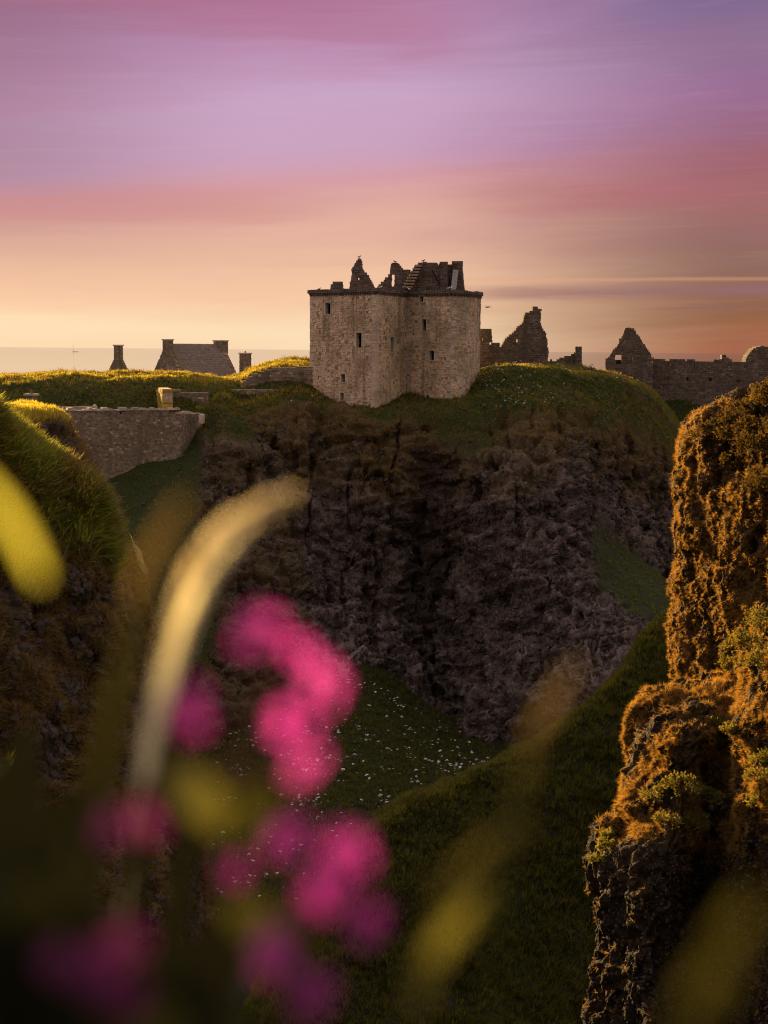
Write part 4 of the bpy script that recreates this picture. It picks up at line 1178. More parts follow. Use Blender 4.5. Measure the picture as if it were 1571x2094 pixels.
# flying gull
fg = MB()
B = P(997.5, 628, 150)
def FT(x, y, z): return B+np.array([x, y, z])
fg.tube([FT(.28, -.10, -.02), FT(.16, -.06, .01), FT(0, 0, 0), FT(-.18, .06, -.01), FT(-.30, .10, -.01)], [.01, .05, .07, .05, .01], 8, 0)
for s_, pts in ((1, [(.03, 0, .03), (.22, .10, .13), (.42, .16, .02), (.55, .2, -.10)]), (-1, [(-.03, 0, .03), (-.20, -.08, .15), (-.38, -.12, .10), (-.52, -.14, .02)])):
    ch = [.13, .12, .08, .01]
    vs = []
    for (x, y, z), c in zip(pts, ch):
        vs += [FT(x, y-c, z), FT(x, y+c, z), FT(x, y+c, z+.015), FT(x, y-c, z+.015)]
    fs = []
    for i in range(3):
        b = i*4
        for j in range(4): fs.append((b+j, b+(j+1) % 4, b+4+(j+1) % 4, b+4+j))
    fs += [(0, 3, 2, 1), (12, 13, 14, 15)]
    fg.add(vs, fs, 1)
o = fg.build('flying_gull', [M_gd, M_gd], None, True)
tag(o, 'dark gull gliding in the sky just right of the tower', 'gull')

# ------------------------------------------------------------------ ruins to the right
def root_at(name, px, py, D, label, cat, group=None):
    return thing(name, P(px, py, D), label, cat, group)
t = root_at('ruined_tower', 1075, 760, 206, 'tall jagged ruin leaning to a peak with a tiny hole, right of the tower', 'ruin')
ruin('wall', t, [(1022, 770), (1021, 712), (1027, 706), (1033, 694), (1040, 688), (1048, 682), (1055, 674), (1063, 665), (1069, 660), (1071, 648), (1075, 641), (1081, 638), (1089, 634), (1090, 629), (1097, 627), (1108, 632), (1107, 644), (1106, 660), (1110, 672), (1117, 681), (1118, 690), (1119.5, 706), (1122, 720), (1122, 770)], 206, 1.1, R(6), [(1054.5, 692.5, 1059.5, 700.5)], seed=11, jg=0.10)
ruin('rear_wall', t, [(1040, 770), (1041, 700), (1060, 676), (1090, 660), (1100, 700), (1110, 770)], 212, 0.9, R(6), seed=12, jg=0.15)
t = root_at('ruined_wall', 1000, 760, 201, 'low broken wall with a square stump between the tower and the tall ruin', 'ruin')
ruin('wall', t, [(975, 765), (975, 692), (984, 695), (988, 694), (1000, 702), (1006, 705), (1006, 700.5), (1022, 700.5), (1022, 712), (1024, 765)], 202, 0.8, 0, seed=13, jg=0.06)
ruin('wall_stump', t, [(978, 700), (980, 672.5), (1006, 673.5), (1007, 700)], 204, 1.2, 0, seed=14, jg=0.03)
t = root_at('ruined_wall', 1155, 760, 208, 'low stepped wall ending in an upright pillar in front of the sea', 'ruin')
ruin('wall', t, [(1118, 772), (1120, 738), (1128, 736), (1136, 739), (1142, 735), (1152, 730), (1164, 728), (1170, 725), (1176, 718), (1177, 772)], 208, 0.8, 0, seed=15, jg=0.07)
ruin('pillar', t, [(1176.5, 772), (1176.5, 709), (1190.5, 709), (1190.5, 772)], 207.6, 0.9, 0, seed=16, jg=0.01, ragged=0.02)
t = root_at('ruined_chapel', 1285, 800, 238, 'roofless gable end with small windows beside the long wall', 'ruin')
gw = ruin('gable_wall', t, [(1238, 800), (1238, 734), (1248, 726), (1254, 714), (1262, 708), (1266, 701), (1266, 693), (1272, 689), (1276, 678), (1280, 671), (1290, 670.5), (1299, 674), (1302, 683), (1309, 689), (1313, 699), (1320, 706), (1325, 716), (1332, 724), (1334, 732), (1334, 816), (1300, 816)], 238, 0.9, R(-8),
          [(1258.4, 725.5, 1270, 745), (1280.5, 764, 1293.5, 790), (1288.5, 727, 1293, 736.5)], seed=17, jg=0.08, frames=False)
# an inner wall seen through the window's lower part
ruin('inner_wall', t, [(1250, 800), (1250, 736), (1273, 736), (1275, 716), (1300, 716), (1318, 800)], 243, 0.7, R(-8), seed=18, jg=0.03)
O_ = pl(1264, 238.5, 740)
mb = MB(); a_, b_ = P(1258.8, 745, 239), P(1270, 736, 239)
mb.box((a_[0], 238.6, a_[2]), (b_[0], 238.75, b_[2]), 0); mb.build('dark_board', M_timber, t)  # dark board added in place of the dimness behind the window
t = root_at('long_wall', 1450, 780, 236, 'long ruined wall with a row of small square holes running off to the right', 'ruin')
yw = R(-24)
top = [(1334, 732), (1342, 735.5), (1350, 733), (1357, 735), (1362, 739), (1370, 736), (1378, 733.5), (1386, 736), (1392, 734), (1398, 733), (1400, 737), (1418, 736), (1424, 740), (1440, 737.5), (1452, 739), (1468, 735), (1490, 738.5), (1512, 741), (1530, 739), (1560, 737), (1640, 735), (1740, 735)]
hol = [(1364.8, 771, 1371.6, 780), (1404, 772, 1409.6, 780), (1450, 772, 1455.8, 780), (1507, 775, 1514, 783.4), (1566, 775, 1573, 783.6), (1625, 775, 1632, 784), (1366.5, 743, 1371.5, 751), (1419.5, 743, 1423, 752)]
ruin('wall', t, [(1334, 835)]+top+[(1740, 850)], 240, 0.9, yw, hol, seed=19, jg=0.06, anchor=1334)
ruin('rear_wall', t, [(1345, 835), (1345, 741), (1500, 743), (1740, 745), (1740, 850)], 243, 0.6, yw, seed=22, jg=0.03, anchor=1334, course=(0.4, 0.6), length=(0.6, 1.2))  # wall added behind so that the holes look dark
ruin('wall_stump', t, [(1466, 745), (1470, 736), (1476, 733), (1477, 726), (1485, 726), (1487, 732), (1497, 735), (1499, 745)], 239, 1.2, yw*0, seed=20, jg=0.03)
t = root_at('ruined_vault', 1560, 740, 262, 'rounded dark stump of a vault behind the far end of the long wall', 'ruin')
ruin('wall', t, [(1524, 745), (1527, 731), (1534, 719), (1546, 711), (1558, 707.5), (1575, 709), (1600, 712), (1640, 722), (1660, 745)], 262, 3.0, 0, seed=21, jg=0.08)
t = root_at('thorn_bush', 1208, 762, 201, 'small bare bush on the skyline in front of the sea', 'bush')
BUSH_SPOTS = [t]

# ------------------------------------------------------------------ houses to the left
def house(name, apex, D, yaw, hw, Lr, drop, label, cat, roof=True, chim=(), gstone=None):
    """gable-ended stone house; apex pixel = top of the near gable"""
    A = P(*apex, D)
    t = thing(name, (A[0], A[1], A[2]-drop-2.5), label, cat)
    U = np.array([math.cos(yaw), math.sin(yaw)]); Vv = np.array([math.sin(yaw), -math.cos(yaw)])
    zt_, ze = A[2], A[2]-drop
    gm = gstone or [M_wallstone, M_core]
    Gu, Gn = Vv, -U
    for k, (off, sgn) in enumerate(((0.0, 1), (Lr, -1)) if roof else ((0.0, 1),)):
        O = A[:2]+U*off
        mb = MB()
        poly = [(-hw, ze-2.5), (hw, ze-2.5), (hw, ze), (0.0, zt_+0.1), (-hw, ze)]
        n_ = Gn*sgn
        masonry(mb, O, Gu, n_, poly, (), 0.7, (0.22, 0.36), (0.3, 0.7), 0.014, 0.05, ragged=0.03)
        mb.build('gable_wall', gm, t, kind='stuff')
    mb = MB()
    for s_ in (1, -1) if roof else ():
        O = A[:2]+Vv*s_*hw
        masonry(mb, O, U, Vv*s_, [(0.72, ze-2.5), (Lr-0.72, ze-2.5), (Lr-0.72, ze-0.1), (0.72, ze-0.1)], (), 0.6, (0.3, 0.45), (0.4, 0.9))
    if roof: mb.build('side_wall', gm, t, kind='stuff')
    if roof:
        rows = 22
        sl_len = math.hypot(hw, drop)
        for s_ in (1, -1):
            mb = MB()
            for r_ in range(rows):
                f0, f1 = r_/rows, (r_+1.25)/rows
                u = 0.72
                while u < Lr-0.75:
                    wd = random.uniform(0.22, 0.42)
                    wd = min(wd, Lr-0.72-u)
                    def pt(f, lift, uu):
                        q = A[:2]+U*uu+Vv*s_*hw*min(f, 1.03)
                        return (q[0], q[1], zt_-drop*min(f, 1.03)+lift)
                    lf = random.uniform(0.02, 0.05)
                    c = [pt(f1, lf+0.03, u+.01), pt(f1, lf+0.03, u+wd-.01), pt(f0, lf-0.02, u+wd-.01), pt(f0, lf-0.02, u+.01)]
                    c2 = [(x, y, z+0.035) for x, y, z in c]
                    mb.hexa(c+c2, 0)
                    u += wd
            mb.build('roof_slates', M_slate, t, kind='stuff')
        mb = MB()
        O3 = np.array([A[0], A[1], 0])
        for s_ in (1, -1):
            c = [(*(A[:2]+U*uu+Vv*s_*hw*f), zt_-drop*f-0.12-dz) for dz in (0.1, 0) for (uu, f) in ((0.7, 0.0), (Lr-0.7, 0.0), (Lr-0.7, 1.0), (0.7, 1.0))]
            mb.hexa(c, 0)
        mb.build('roof_boards', M_timber, t)
    for (u0, wv, wu, hgt, cap) in chim:
        O = A[:2]+U*u0
        mb = MB()
        for sgn, (Ux, Nx, w1, w2) in enumerate(((Vv, -U, wv, wu), (Vv, U, wv, wu), (U, Vv, wu, wv), (U, -Vv, wu, wv))):
            Oo = O+Nx*w2
            masonry(mb, Oo, Ux, Nx, [(-w1, zt_-1.6), (w1, zt_-1.6), (w1, zt_+hgt), (-w1, zt_+hgt)], (), 0.25, (0.2, 0.3), (0.25, 0.6), 0.012, 0.03)
        ch = mb.build('chimney', gm, t, kind='stuff')
        cp = MB()
        cp.obox((O[0], O[1], 0), np.array([*Vv, 0]), np.array([*U, 0]), -wv-0.12, wv+0.12, -wu-0.12, wu+0.12, zt_+hgt, zt_+hgt+cap, 0, 0.01)
        cp.build('chimney_cap', M_dress, ch)
    return t, A, U, Vv
house('stone_cottage', (339.5, 703), 236, R(35), 6.2, 10.6, 6.2, 'slate roofed stone house with a chimney on each gable behind the grassy bank', 'house', True, ((0.36, 0.95, 0.5, 0.55, 0.22), (10.2, 1.3, 0.7, 0.5, 0.2)))
house('ruined_cottage', (239.5, 722), 240, R(62), 3.2, 5, 5.2, 'steep lone gable with one tall chimney left of the slate roofed house', 'ruin', False, ((0.38, 0.62, 0.45, 1.2, 0.2),))
def stack(name, x0, x1, y0, y1, D, label, pot=None, mats=None):
    A = P((x0+x1)/2, y1, D)
    t = thing(name, A, label, 'chimney')
    zt_ = P((x0+x1)/2, y0, D)[2]
    hw = (x1-x0)/2/FPX*D
    mb = MB()
    for (Ux, Nx) in (((1, 0), (0, -1)), ((-1, 0), (0, 1)), ((0, 1), (1, 0)), ((0, -1), (-1, 0))):
        Ux = np.array(Ux, float); Nx = np.array(Nx, float)
        masonry(mb, A[:2]+Nx*hw, Ux, Nx, [(-hw, A[2]-1.5), (hw, A[2]-1.5), (hw, zt_), (-hw, zt_)], (), 0.25, (0.2, 0.3), (0.22, 0.5), 0.012, 0.03)
    mb.build('stack', mats or [M_wallstone, M_core], t, kind='stuff')
    c = MB(); c.box((A[0]-hw-0.13, A[1]-hw-0.13, zt_), (A[0]+hw+0.13, A[1]+hw+0.13, zt_+0.2), 0, 0.01)
    c.build('chimney_cap', M_dress, t)
    if pot:
        c = MB()
        r_ = pot/FPX*D
        c.tube([(A[0], A[1], zt_+0.2), (A[0], A[1], zt_+0.2+r_*0.8), (A[0], A[1], zt_+0.2+r_*1.9)], [r_, r_*0.7, r_*0.75], 10)
        c.build('chimney_pot', M_wallstone, t)
    return t
stack('chimney_stack', 491, 513, 724, 776, 222, 'lone square chimney stack right of the slate roofed house', 1.8)
stack('small_chimney', 54.5, 75.5, 809, 836, 150, 'squat little chimney with a pot poking above the left cliff', 4.0)

# curtain wall on the left, turning a corner
cw = root_at('curtain_wall', 300, 980, 168, 'tall lichened stone wall that turns a corner at the cliff edge on the left', 'wall')
c0, c1, c2 = pl(90, 160, 850), pl(368, 167, 850), pl(414, 173, 850)
mb = MB()
for (a, b, top_, bot) in ((c0, c1, [(90, 842), (155, 840), (235, 838.5), (250, 841), (300, 838.5), (345, 839), (346, 845), (368, 848)], [(368, 985), (90, 1095)]),
                          (c1, c2, [(368, 848), (400, 845.5), (414, 848)], [(414, 985), (368, 985)])):
    U, N, L = frame_of(a, b)
    poly = [plane_uv(px, py, a, U, N) for px, py in top_+bot]
    poly = jag(poly[:len(top_)], 0.05, 2, 3)[:-1]+poly[len(top_)-1:]
    masonry(mb, a, U, N, poly, (), 0.9, (0.2, 0.34), (0.24, 0.6), 0.014, 0.06)
mb.build('masonry', [M_wallstone, M_core], cw, kind='stuff')
mb = MB()
for (a, b, y0, y1) in ((c0, c1, 840, 838), (c1, c2, 846, 846)):
    U, N, L = frame_of(a, b)
    u = 0.0
    za, zb_ = plane_uv(155, y0, a, U, N)[1] if a is c0 else plane_uv(362, 847, a, U, N)[1], plane_uv(345, y1, a, U, N)[1] if a is c0 else plane_uv(414, 847, a, U, N)[1]
    while u < L-0.3:
        l_ = random.uniform(0.35, 0.9); l_ = min(l_, L-u)
        zz = za+(zb_-za)*u/L
        mb.obox((a[0], a[1], 0), np.array([*U, 0]), np.array([*N, 0]), u+.01, u+l_-.01, -1.0, 0.10, zz-0.03, zz+random.choice((0.04, 0.10, 0.16, 0.24, 0.32)), 0, 0.04)
        u += l_
mb.build('coping', M_dress, cw, kind='stuff')
a, b = pl(408, 169, 860), pl(417.5, 170.2, 860)
cb = MB()
zz = P(412, 856, 169)[2]
cb.box((a[0], 168.4, zz-0.55), (b[0]+0.1, 170.2, zz+0.45), 0, 0.05); cb.build('corner_corbel', M_dress, cw)

# pillar end of a turf wall, catching the sun
tw = root_at('turf_wall', 324, 840, 172, 'broken wall end glowing yellow in the sun behind the curtain wall', 'wall')
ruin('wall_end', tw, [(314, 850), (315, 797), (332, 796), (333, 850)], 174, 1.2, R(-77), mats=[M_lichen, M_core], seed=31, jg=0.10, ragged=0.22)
ruin('wall', tw, [(333, 850), (333, 797), (350, 798), (380, 801), (425, 802), (425, 850)], 177, 0.9, 0, mats=[M_wallstone, M_core], seed=32, jg=0.03)
lw = root_at('low_wall', 480, 820, 184, 'low pale rubble wall half buried in the grass left of the tower', 'wall')
ruin('wall', lw, [(415, 830), (420, 801), (450, 799.5), (500, 798), (545, 797), (575, 800), (575, 845)], 184, 0.9, 0, mats=[M_wallstone, M_core], seed=33, jg=0.05)
rw = root_at('rubble_wall', 570, 790, 195, 'lichen speckled rubble wall running into the left side of the tower', 'wall')
ruin('wall', rw, [(488, 806), (494, 783), (510, 770), (530, 761), (555, 754), (585, 751), (612, 750), (640, 750), (640, 820), (560, 820)], 186.6, 0.9, 0, mats=[M_wallstone, M_core], seed=34, jg=0.06)
cp = root_at('coping_wall', 170, 840, 160, 'low stone coping with a knobbed end just behind the curtain wall', 'wall')
mb = MB()
for i in range(9):
    x0, x1 = 118+i*8.4, 118+(i+1)*8.4
    a, b = P(x0, 836-i*0.2, 173), P(x1-0.4, 831-i*0.2, 173)
    mb.box((a[0], 172.4, a[2]-0.6), (b[0], 173.4, b[2]-0.05), 0, 0.03)
mb.build('coping', M_dress, cp, kind='stuff')
mb = MB(); a = P(194, 833, 173)
mb.tube([a+np.array([0, 0, z_]) for z_ in (-0.7, -0.1, 0.1, 0.3, 0.38)], [0.34, 0.34, 0.30, 0.2, 0.05], 8); mb.build('end_stone', M_dress, cp, True)

# mast far out at sea
B = P(150, 719, 16000); B[2] = 0.0
t = thing('offshore_mast', B, 'hair thin mast on a small platform far out at sea', 'mast')
mb = MB(); mb.tube([B, B+np.array([0, 0, 95.0])], [1.6, 0.8], 6); mb.build('pole', M_gg, t)
mb = MB(); mb.box((B[0]-8, B[1]-10, 5), (B[0]+55, B[1]+10, 9)); mb.tube([B+np.array([45, 0, -2]), B+np.array([45, 0, 5])], 2, 6); mb.build('platform', M_gg, t)

# ================================================================== PLANTS
def on_land(land, px, py):
    x, y, z = land.px()
    d = (x-px)**2+(y-py)**2+np.where(z > 0, 0, 1e9)
    near_ = d < max(64.0, d.min()*1.5)
    zz = np.where(near_, z, 1e9)
    k = np.unravel_index(np.argmin(zz), zz.shape)
    return land.G[k].copy(), land.N[k].copy()

def leaf_quads(pts, dirs, size, rg):
    """small pointed leaves: two triangles folded along the midrib"""
    n_ = len(pts)
    up = rg.normal(0, 1, (n_, 3)); d = dirs/np.linalg.norm(dirs, axis=1, keepdims=True)
    sx = np.cross(d, up); sx /= np.linalg.norm(sx, axis=1, keepdims=True)
    nz_ = np.cross(sx, d)
    L = size[:, None]
    V = np.stack([pts, pts+d*L*0.5+sx*L*0.32+nz_*L*0.08, pts+d*L, pts+d*L*0.5-sx*L*0.32+nz_*L*0.08], 1).reshape(-1, 3)
    F = np.arange(4*n_).reshape(-1, 4)
    return V, F

def shrub(name, spots, leaves, size, mat, smat, label, land, cat='bush', lift=0.3, squash=0.75):
    """stems rising from the ground under a cloud of leaves gathered in uneven sprays"""
    rg = np.random.default_rng(abs(hash(label)) % 1000 if False else len(label)*7)
    bases = [on_land(land, px, py) for px, py, r in spots]
    t = thing(name, bases[0][0], label, cat)
    off = np.array(bases[0][0])
    pts, dirs, sz = [], [], []
    st = MB()
    for (b, nn), (px, py, r) in zip(bases, spots):
        c = b+np.array([0, 0, r*lift])+nn*r*0.25
        k = int(leaves*r*r)
        nsp = max(8, int(26*r))
        for j in range(nsp):
            v = rg.normal(0, 1, 3); v /= np.linalg.norm(v); v[2] = abs(v[2])*0.9-0.15
            sp = c+v*r*np.array([1, 1, squash])*rg.uniform(0.55, 1.0)
            if j % 2 == 0:
                mid = (b+sp)/2+rg.normal(0, r*0.08, 3)
                st.tube([b-nn*0.05, mid, sp], [r*0.022, r*0.016, r*0.006], 4)
            m_ = max(5, k//nsp)
            q_ = sp+rg.normal(0, r*0.13, (m_, 3))
            pts.append(q_); dirs.append((q_-c)/r+rg.normal(0, 0.5, (m_, 3))+[0, 0, 0.4]); sz.append(size*rg.uniform(0.6, 1.4, m_))
    V, F = leaf_quads(np.concatenate(pts), np.concatenate(dirs), np.concatenate(sz), rg)
    f = link(bpy.data.objects.new('foliage', npmesh('foliage', V-off, F, mat)), t)
    f['kind'] = 'stuff'
    st.build('stem', smat, t, kind='stuff')
    return t
M_twig = plain_mat('twig', (0.07, 0.05, 0.03), 0.9)
ML_gorse = leaf_mat('gorse_leaf', (0.014, 0.017, 0.004), (0.045, 0.042, 0.010), 0.35, (0.30, 0.16, 0.02))
ML_ledge = leaf_mat('ledge_leaf', (0.055, 0.060, 0.010), (0.16, 0.15, 0.025), 0.45, (0.42, 0.30, 0.03))
ML_yel = leaf_mat('yellow_leaf', (0.085, 0.085, 0.012), (0.22, 0.20, 0.03), 0.45, (0.45, 0.36, 0.04))
shrub('cliff_bush', [(1432, 892, 0.45), (1458, 880, 0.6), (1490, 868, 0.7), (1525, 850, 0.8), (1560, 832, 0.9), (1600, 820, 1.1), (1500, 905, 0.9), (1540, 900, 1.1), (1570, 930, 1.1), (1510, 950, 0.8), (1555, 985, 0.9), (1610, 900, 1.2), (1590, 1000, 1.0)],
      1300, 0.12, ML_gorse, M_twig, 'dark dense bush crowning the top of the right cliff', RC, lift=0.15)
shrub('ledge_bush', [(1232, 1735, 0.42), (1222, 1765, 0.36), (1246, 1705, 0.34)], 2600, 0.10, ML_yel, M_twig, 'small bright yellow green bush jutting from the left edge of the right cliff', RB)
shrub('ledge_bush', [(1345, 1640, 0.6), (1390, 1620, 0.7), (1430, 1640, 0.7), (1365, 1690, 0.55), (1420, 1690, 0.6)], 1500, 0.10, ML_ledge, M_twig, 'leafy green bush spreading over the middle ledge of the right cliff', RB)
shrub('ledge_bush', [(1530, 1330, 0.8), (1556, 1290, 0.8), (1500, 1370, 0.6), (1560, 1370, 0.7)], 1500, 0.10, ML_ledge, M_twig, 'leafy green bush at the right frame edge above the ledges', RB)
shrub('ledge_bush', [(1478, 1480, 0.5), (1492, 1505, 0.45), (1475, 1520, 0.4)], 1900, 0.10, ML_ledge, M_twig, 'small rounded bush in the cleft of the right cliff', RB)
shrub('ledge_bush', [(1550, 1600, 0.6), (1565, 1560, 0.6), (1560, 1650, 0.5)], 1500, 0.10, ML_ledge, M_twig, 'leafy bush low at the right frame edge below the cleft', RB)
# thorn bush on the skyline by the sea
t = BUSH_SPOTS[0]
b = P(1208, 768, 201)
st = MB(); rg = np.random.default_rng(5); pts = []
for j in range(26):
    v = np.array([rg.normal(0, 0.8), rg.normal(0, 0.5), abs(rg.normal(0.8, 0.4))])
    st.tube([b, b+v*0.5+rg.normal(0, .05, 3), b+v], [0.04, 0.025, 0.012], 4); pts += [b+v*k for k in (0.5, 0.7, 0.85, 1.0)]*8
st.build('stem', M_twig, t, kind='stuff')
pts = np.array(pts)+rg.normal(0, 0.14, (len(pts), 3))
V, F = leaf_quads(pts, rg.normal(0, 1, pts.shape), np.full(len(pts), 0.13), rg)
f = link(bpy.data.objects.new('foliage', npmesh('foliage', V-np.array(t.location), F, ML_gorse)), t); f['kind'] = 'stuff'

# ------------------------------------------------------------------ flowers and grasses right in front of the lens
MP_pink = leaf_mat('campion_petal', (0.50, 0.018, 0.34), (0.74, 0.06, 0.58), 0.65, (0.95, 0.09, 0.80))
MP_mag = leaf_mat('campion_petal_magenta', (0.44, 0.025, 0.32), (0.60, 0.06, 0.48), 0.62, (0.85, 0.10, 0.68))
M_calyx = leaf_mat('calyx', (0.10, 0.022, 0.020), (0.17, 0.05, 0.035), 0.3)
M_stem = leaf_mat('campion_stem', (0.06, 0.045, 0.014), (0.11, 0.075, 0.022), 0.3)
M_leaf = leaf_mat('campion_leaf', (0.020, 0.028, 0.005), (0.045, 0.055, 0.010), 0.45, (0.18, 0.16, 0.02))
M_head_c = leaf_mat('pale_seed_head', (0.74, 0.62, 0.36), (0.90, 0.80, 0.52), 0.75, (0.98, 0.90, 0.60))
M_head_t = leaf_mat('tan_seed_head', (0.30, 0.23, 0.08), (0.46, 0.34, 0.13), 0.6, (0.7, 0.52, 0.16))
M_pale = leaf_mat('pale_blade', (0.74, 0.68, 0.34), (0.88, 0.80, 0.46), 0.72, (1.0, 0.95, 0.60))  # blades of this are added in the cream head to lift its glow
M_head_o = leaf_mat('olive_seed_head', (0.14, 0.14, 0.03), (0.24, 0.22, 0.05), 0.55, (0.45, 0.40, 0.06))
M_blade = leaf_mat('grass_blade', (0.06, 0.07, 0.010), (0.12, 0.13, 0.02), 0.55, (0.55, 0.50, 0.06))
M_blade_d = leaf_mat('grass_blade_dark', (0.016, 0.018, 0.003), (0.036, 0.036, 0.006), 0.45, (0.10, 0.09, 0.010))  # darker copy of the blade colour, with shade put into it

M_lit = leaf_mat('sunlit_blade', (0.22, 0.24, 0.03), (0.34, 0.36, 0.05), 0.6, (0.85, 0.82, 0.10))  # brighter copy of the blade colour, with sunlight put into it
def petal_mesh(mat):
    """one notched campion petal, root at the origin, lying along +X, unit length"""
    V, F = [], []
    nx, ny = 6, 4
    for i in range(nx+1):
        s_ = i/nx
        half = 0.08+0.27*math.sin(min(s_, 0.95)*1.75)**1.3
        for j in range(-ny, ny+1):
            k = j/ny
            notch = 0.34*max(0, 1-abs(k)/0.5)*sstep(s_, 0.5, 1.0)
            rnd = 0.16*abs(k)**3*s_
            x = s_*(1-notch*0.9-rnd)
            V.append((x, half*k, 0.10+0.12*math.sin(s_*2.6)-0.28*s_*s_+0.05*math.cos(k*6)*s_))
    w_ = 2*ny+1
    for i in range(nx):
        for j in range(2*ny):
            F.append((i*w_+j, i*w_+j+1, (i+1)*w_+j+1, (i+1)*w_+j))
    return npmesh('petal', V, F, mat, True)
def calyx_mesh(mat):
    mb = MB()
    mb.tube([(0, 0, -1.05), (0, 0, -0.95), (0, 0, -0.6), (0, 0, -0.25), (0, 0, 0.0), (0, 0, 0.10)], [0.06, 0.20, 0.30, 0.27, 0.19, 0.16], 10)
    for k in range(5):
        a = k*1.2566+0.6
        c_, s_ = math.cos(a), math.sin(a)
        mb.add([(0.18*c_-0.09*s_, 0.18*s_+0.09*c_, -0.02), (0.18*c_+0.09*s_, 0.18*s_-0.09*c_, -0.02), (0.36*c_, 0.36*s_, 0.02)], [(0, 1, 2)])
    me = bpy.data.meshes.new('flower'); me.from_pydata(mb.v, [], mb.f); me.materials.append(mat)
    return me
MP_shade = leaf_mat('campion_petal_shade', (0.13, 0.008, 0.09), (0.24, 0.02, 0.18), 0.5, (0.3, 0.03, 0.24))  # darker petal copy: shade is put into the petal colour
ME_pet = {2: petal_mesh(MP_shade), 0: petal_mesh(MP_pink), 1: petal_mesh(MP_mag)}
ME_cal = calyx_mesh(M_calyx)

def leafblade(mb, pts, wd, nrm=None, mi=0):
    """a ribbon that tapers to a point, folded a little on its midrib"""
    pts = [np.asarray(p, float) for p in pts]
    n_ = len(pts)
    V = []
    for i, p in enumerate(pts):
        d = pts[min(i+1, n_-1)]-pts[max(i-1, 0)]; d /= np.linalg.norm(d)+1e-9
        s_ = np.cross(d, np.array([0.25, -1, 0.15]) if nrm is None else nrm); s_ /= np.linalg.norm(s_)+1e-9
        nn = np.cross(s_, d)
        t_ = i/(n_-1)
        w_ = wd*math.sin(math.pi*min(0.98, 0.12+0.88*t_))**0.7
        V += [p-s_*w_+nn*w_*0.3, p, p+s_*w_+nn*w_*0.3]
    F = []
    for i in range(n_-1):
        for j in range(2): F.append((i*3+j, i*3+j+1, i*3+j+4, i*3+j+3))
    mb.add(V, F, mi)

def curve(ctrl, n_=18):
    A = np.array([P(*c) for c in ctrl])
    G = A[:, None, :]
    out = []
    for i in range(len(A)-1):
        p0, p1, p2, p3 = A[max(i-1, 0)], A[i], A[i+1], A[min(i+2, len(A)-1)]
        for j in range(n_):
            t_ = j/n_
            out.append(0.5*((2*p1)+(-p0+p2)*t_+(2*p0-5*p1+4*p2-p3)*t_*t_+(-p0+3*p1-3*p2+p3)*t_**3))
    out.append(A[-1])
    return out

def campion(label, stem_px, flowers, leaves=()):
    """stem_px: path from the ground up; flowers: (px, py, D, radius, facing, magenta)"""
    base = P(*stem_px[0])
    t = thing('campion_plant', base, label, 'flower', 'pink campion in front of the lens')
    off = np.array(base)
    path = curve(stem_px, 8)
    mb = MB(); mb.tube(path, [0.0016-0.0006*i/len(path) for i in range(len(path))], 7); mb.build('stem', M_stem, t, True)
    for (px, py, D, r, face_, mg) in flowers:
        c = P(px, py, D)
        fc = Vector(face_).normalized()
        q_ = fc.to_track_quat('Z', 'Y') @ Matrix.Rotation(random.uniform(0, 6.28), 3, 'Z').to_quaternion()
        f = bpy.data.objects.new('flower' if mg is not None else 'bud', ME_cal)
        f.location = tuple(c-off); f.rotation_euler = q_.to_euler(); f.scale = (r, r, r)
        link(f, t)
        for k in range(5 if mg is not None else 0):
            pt = bpy.data.objects.new('petal', ME_pet[mg])
            pt.location = (0.10*math.cos(k*1.2566), 0.10*math.sin(k*1.2566), 0.06)
            pt.rotation_euler = (random.uniform(-.2, .2), random.uniform(-.35, .10), k*1.2566)
            pt.scale = (0.98, 0.98, 0.98)
            link(pt, f)
        # short stalk from the main stem to the calyx
        b0 = c-np.array(fc)*r*1.0
        dist = [np.linalg.norm(np.array(p)-b0)+0.8*max(0, (p[2]-b0[2]+0.012)) for p in path]
        a0 = np.array(path[int(np.argmin(dist))])
        mid = (a0+b0)/2-np.array(fc)*r*0.5
        mb = MB(); mb.tube([a0, mid, b0], [0.0011, 0.0010, 0.0010], 6); mb.build('flower_stalk', M_stem, t, True)
    for ctrl, wd in leaves:
        mb = MB(); leafblade(mb, curve(ctrl, 6), wd); mb.build('leaf', M_leaf, t, True)
    return t

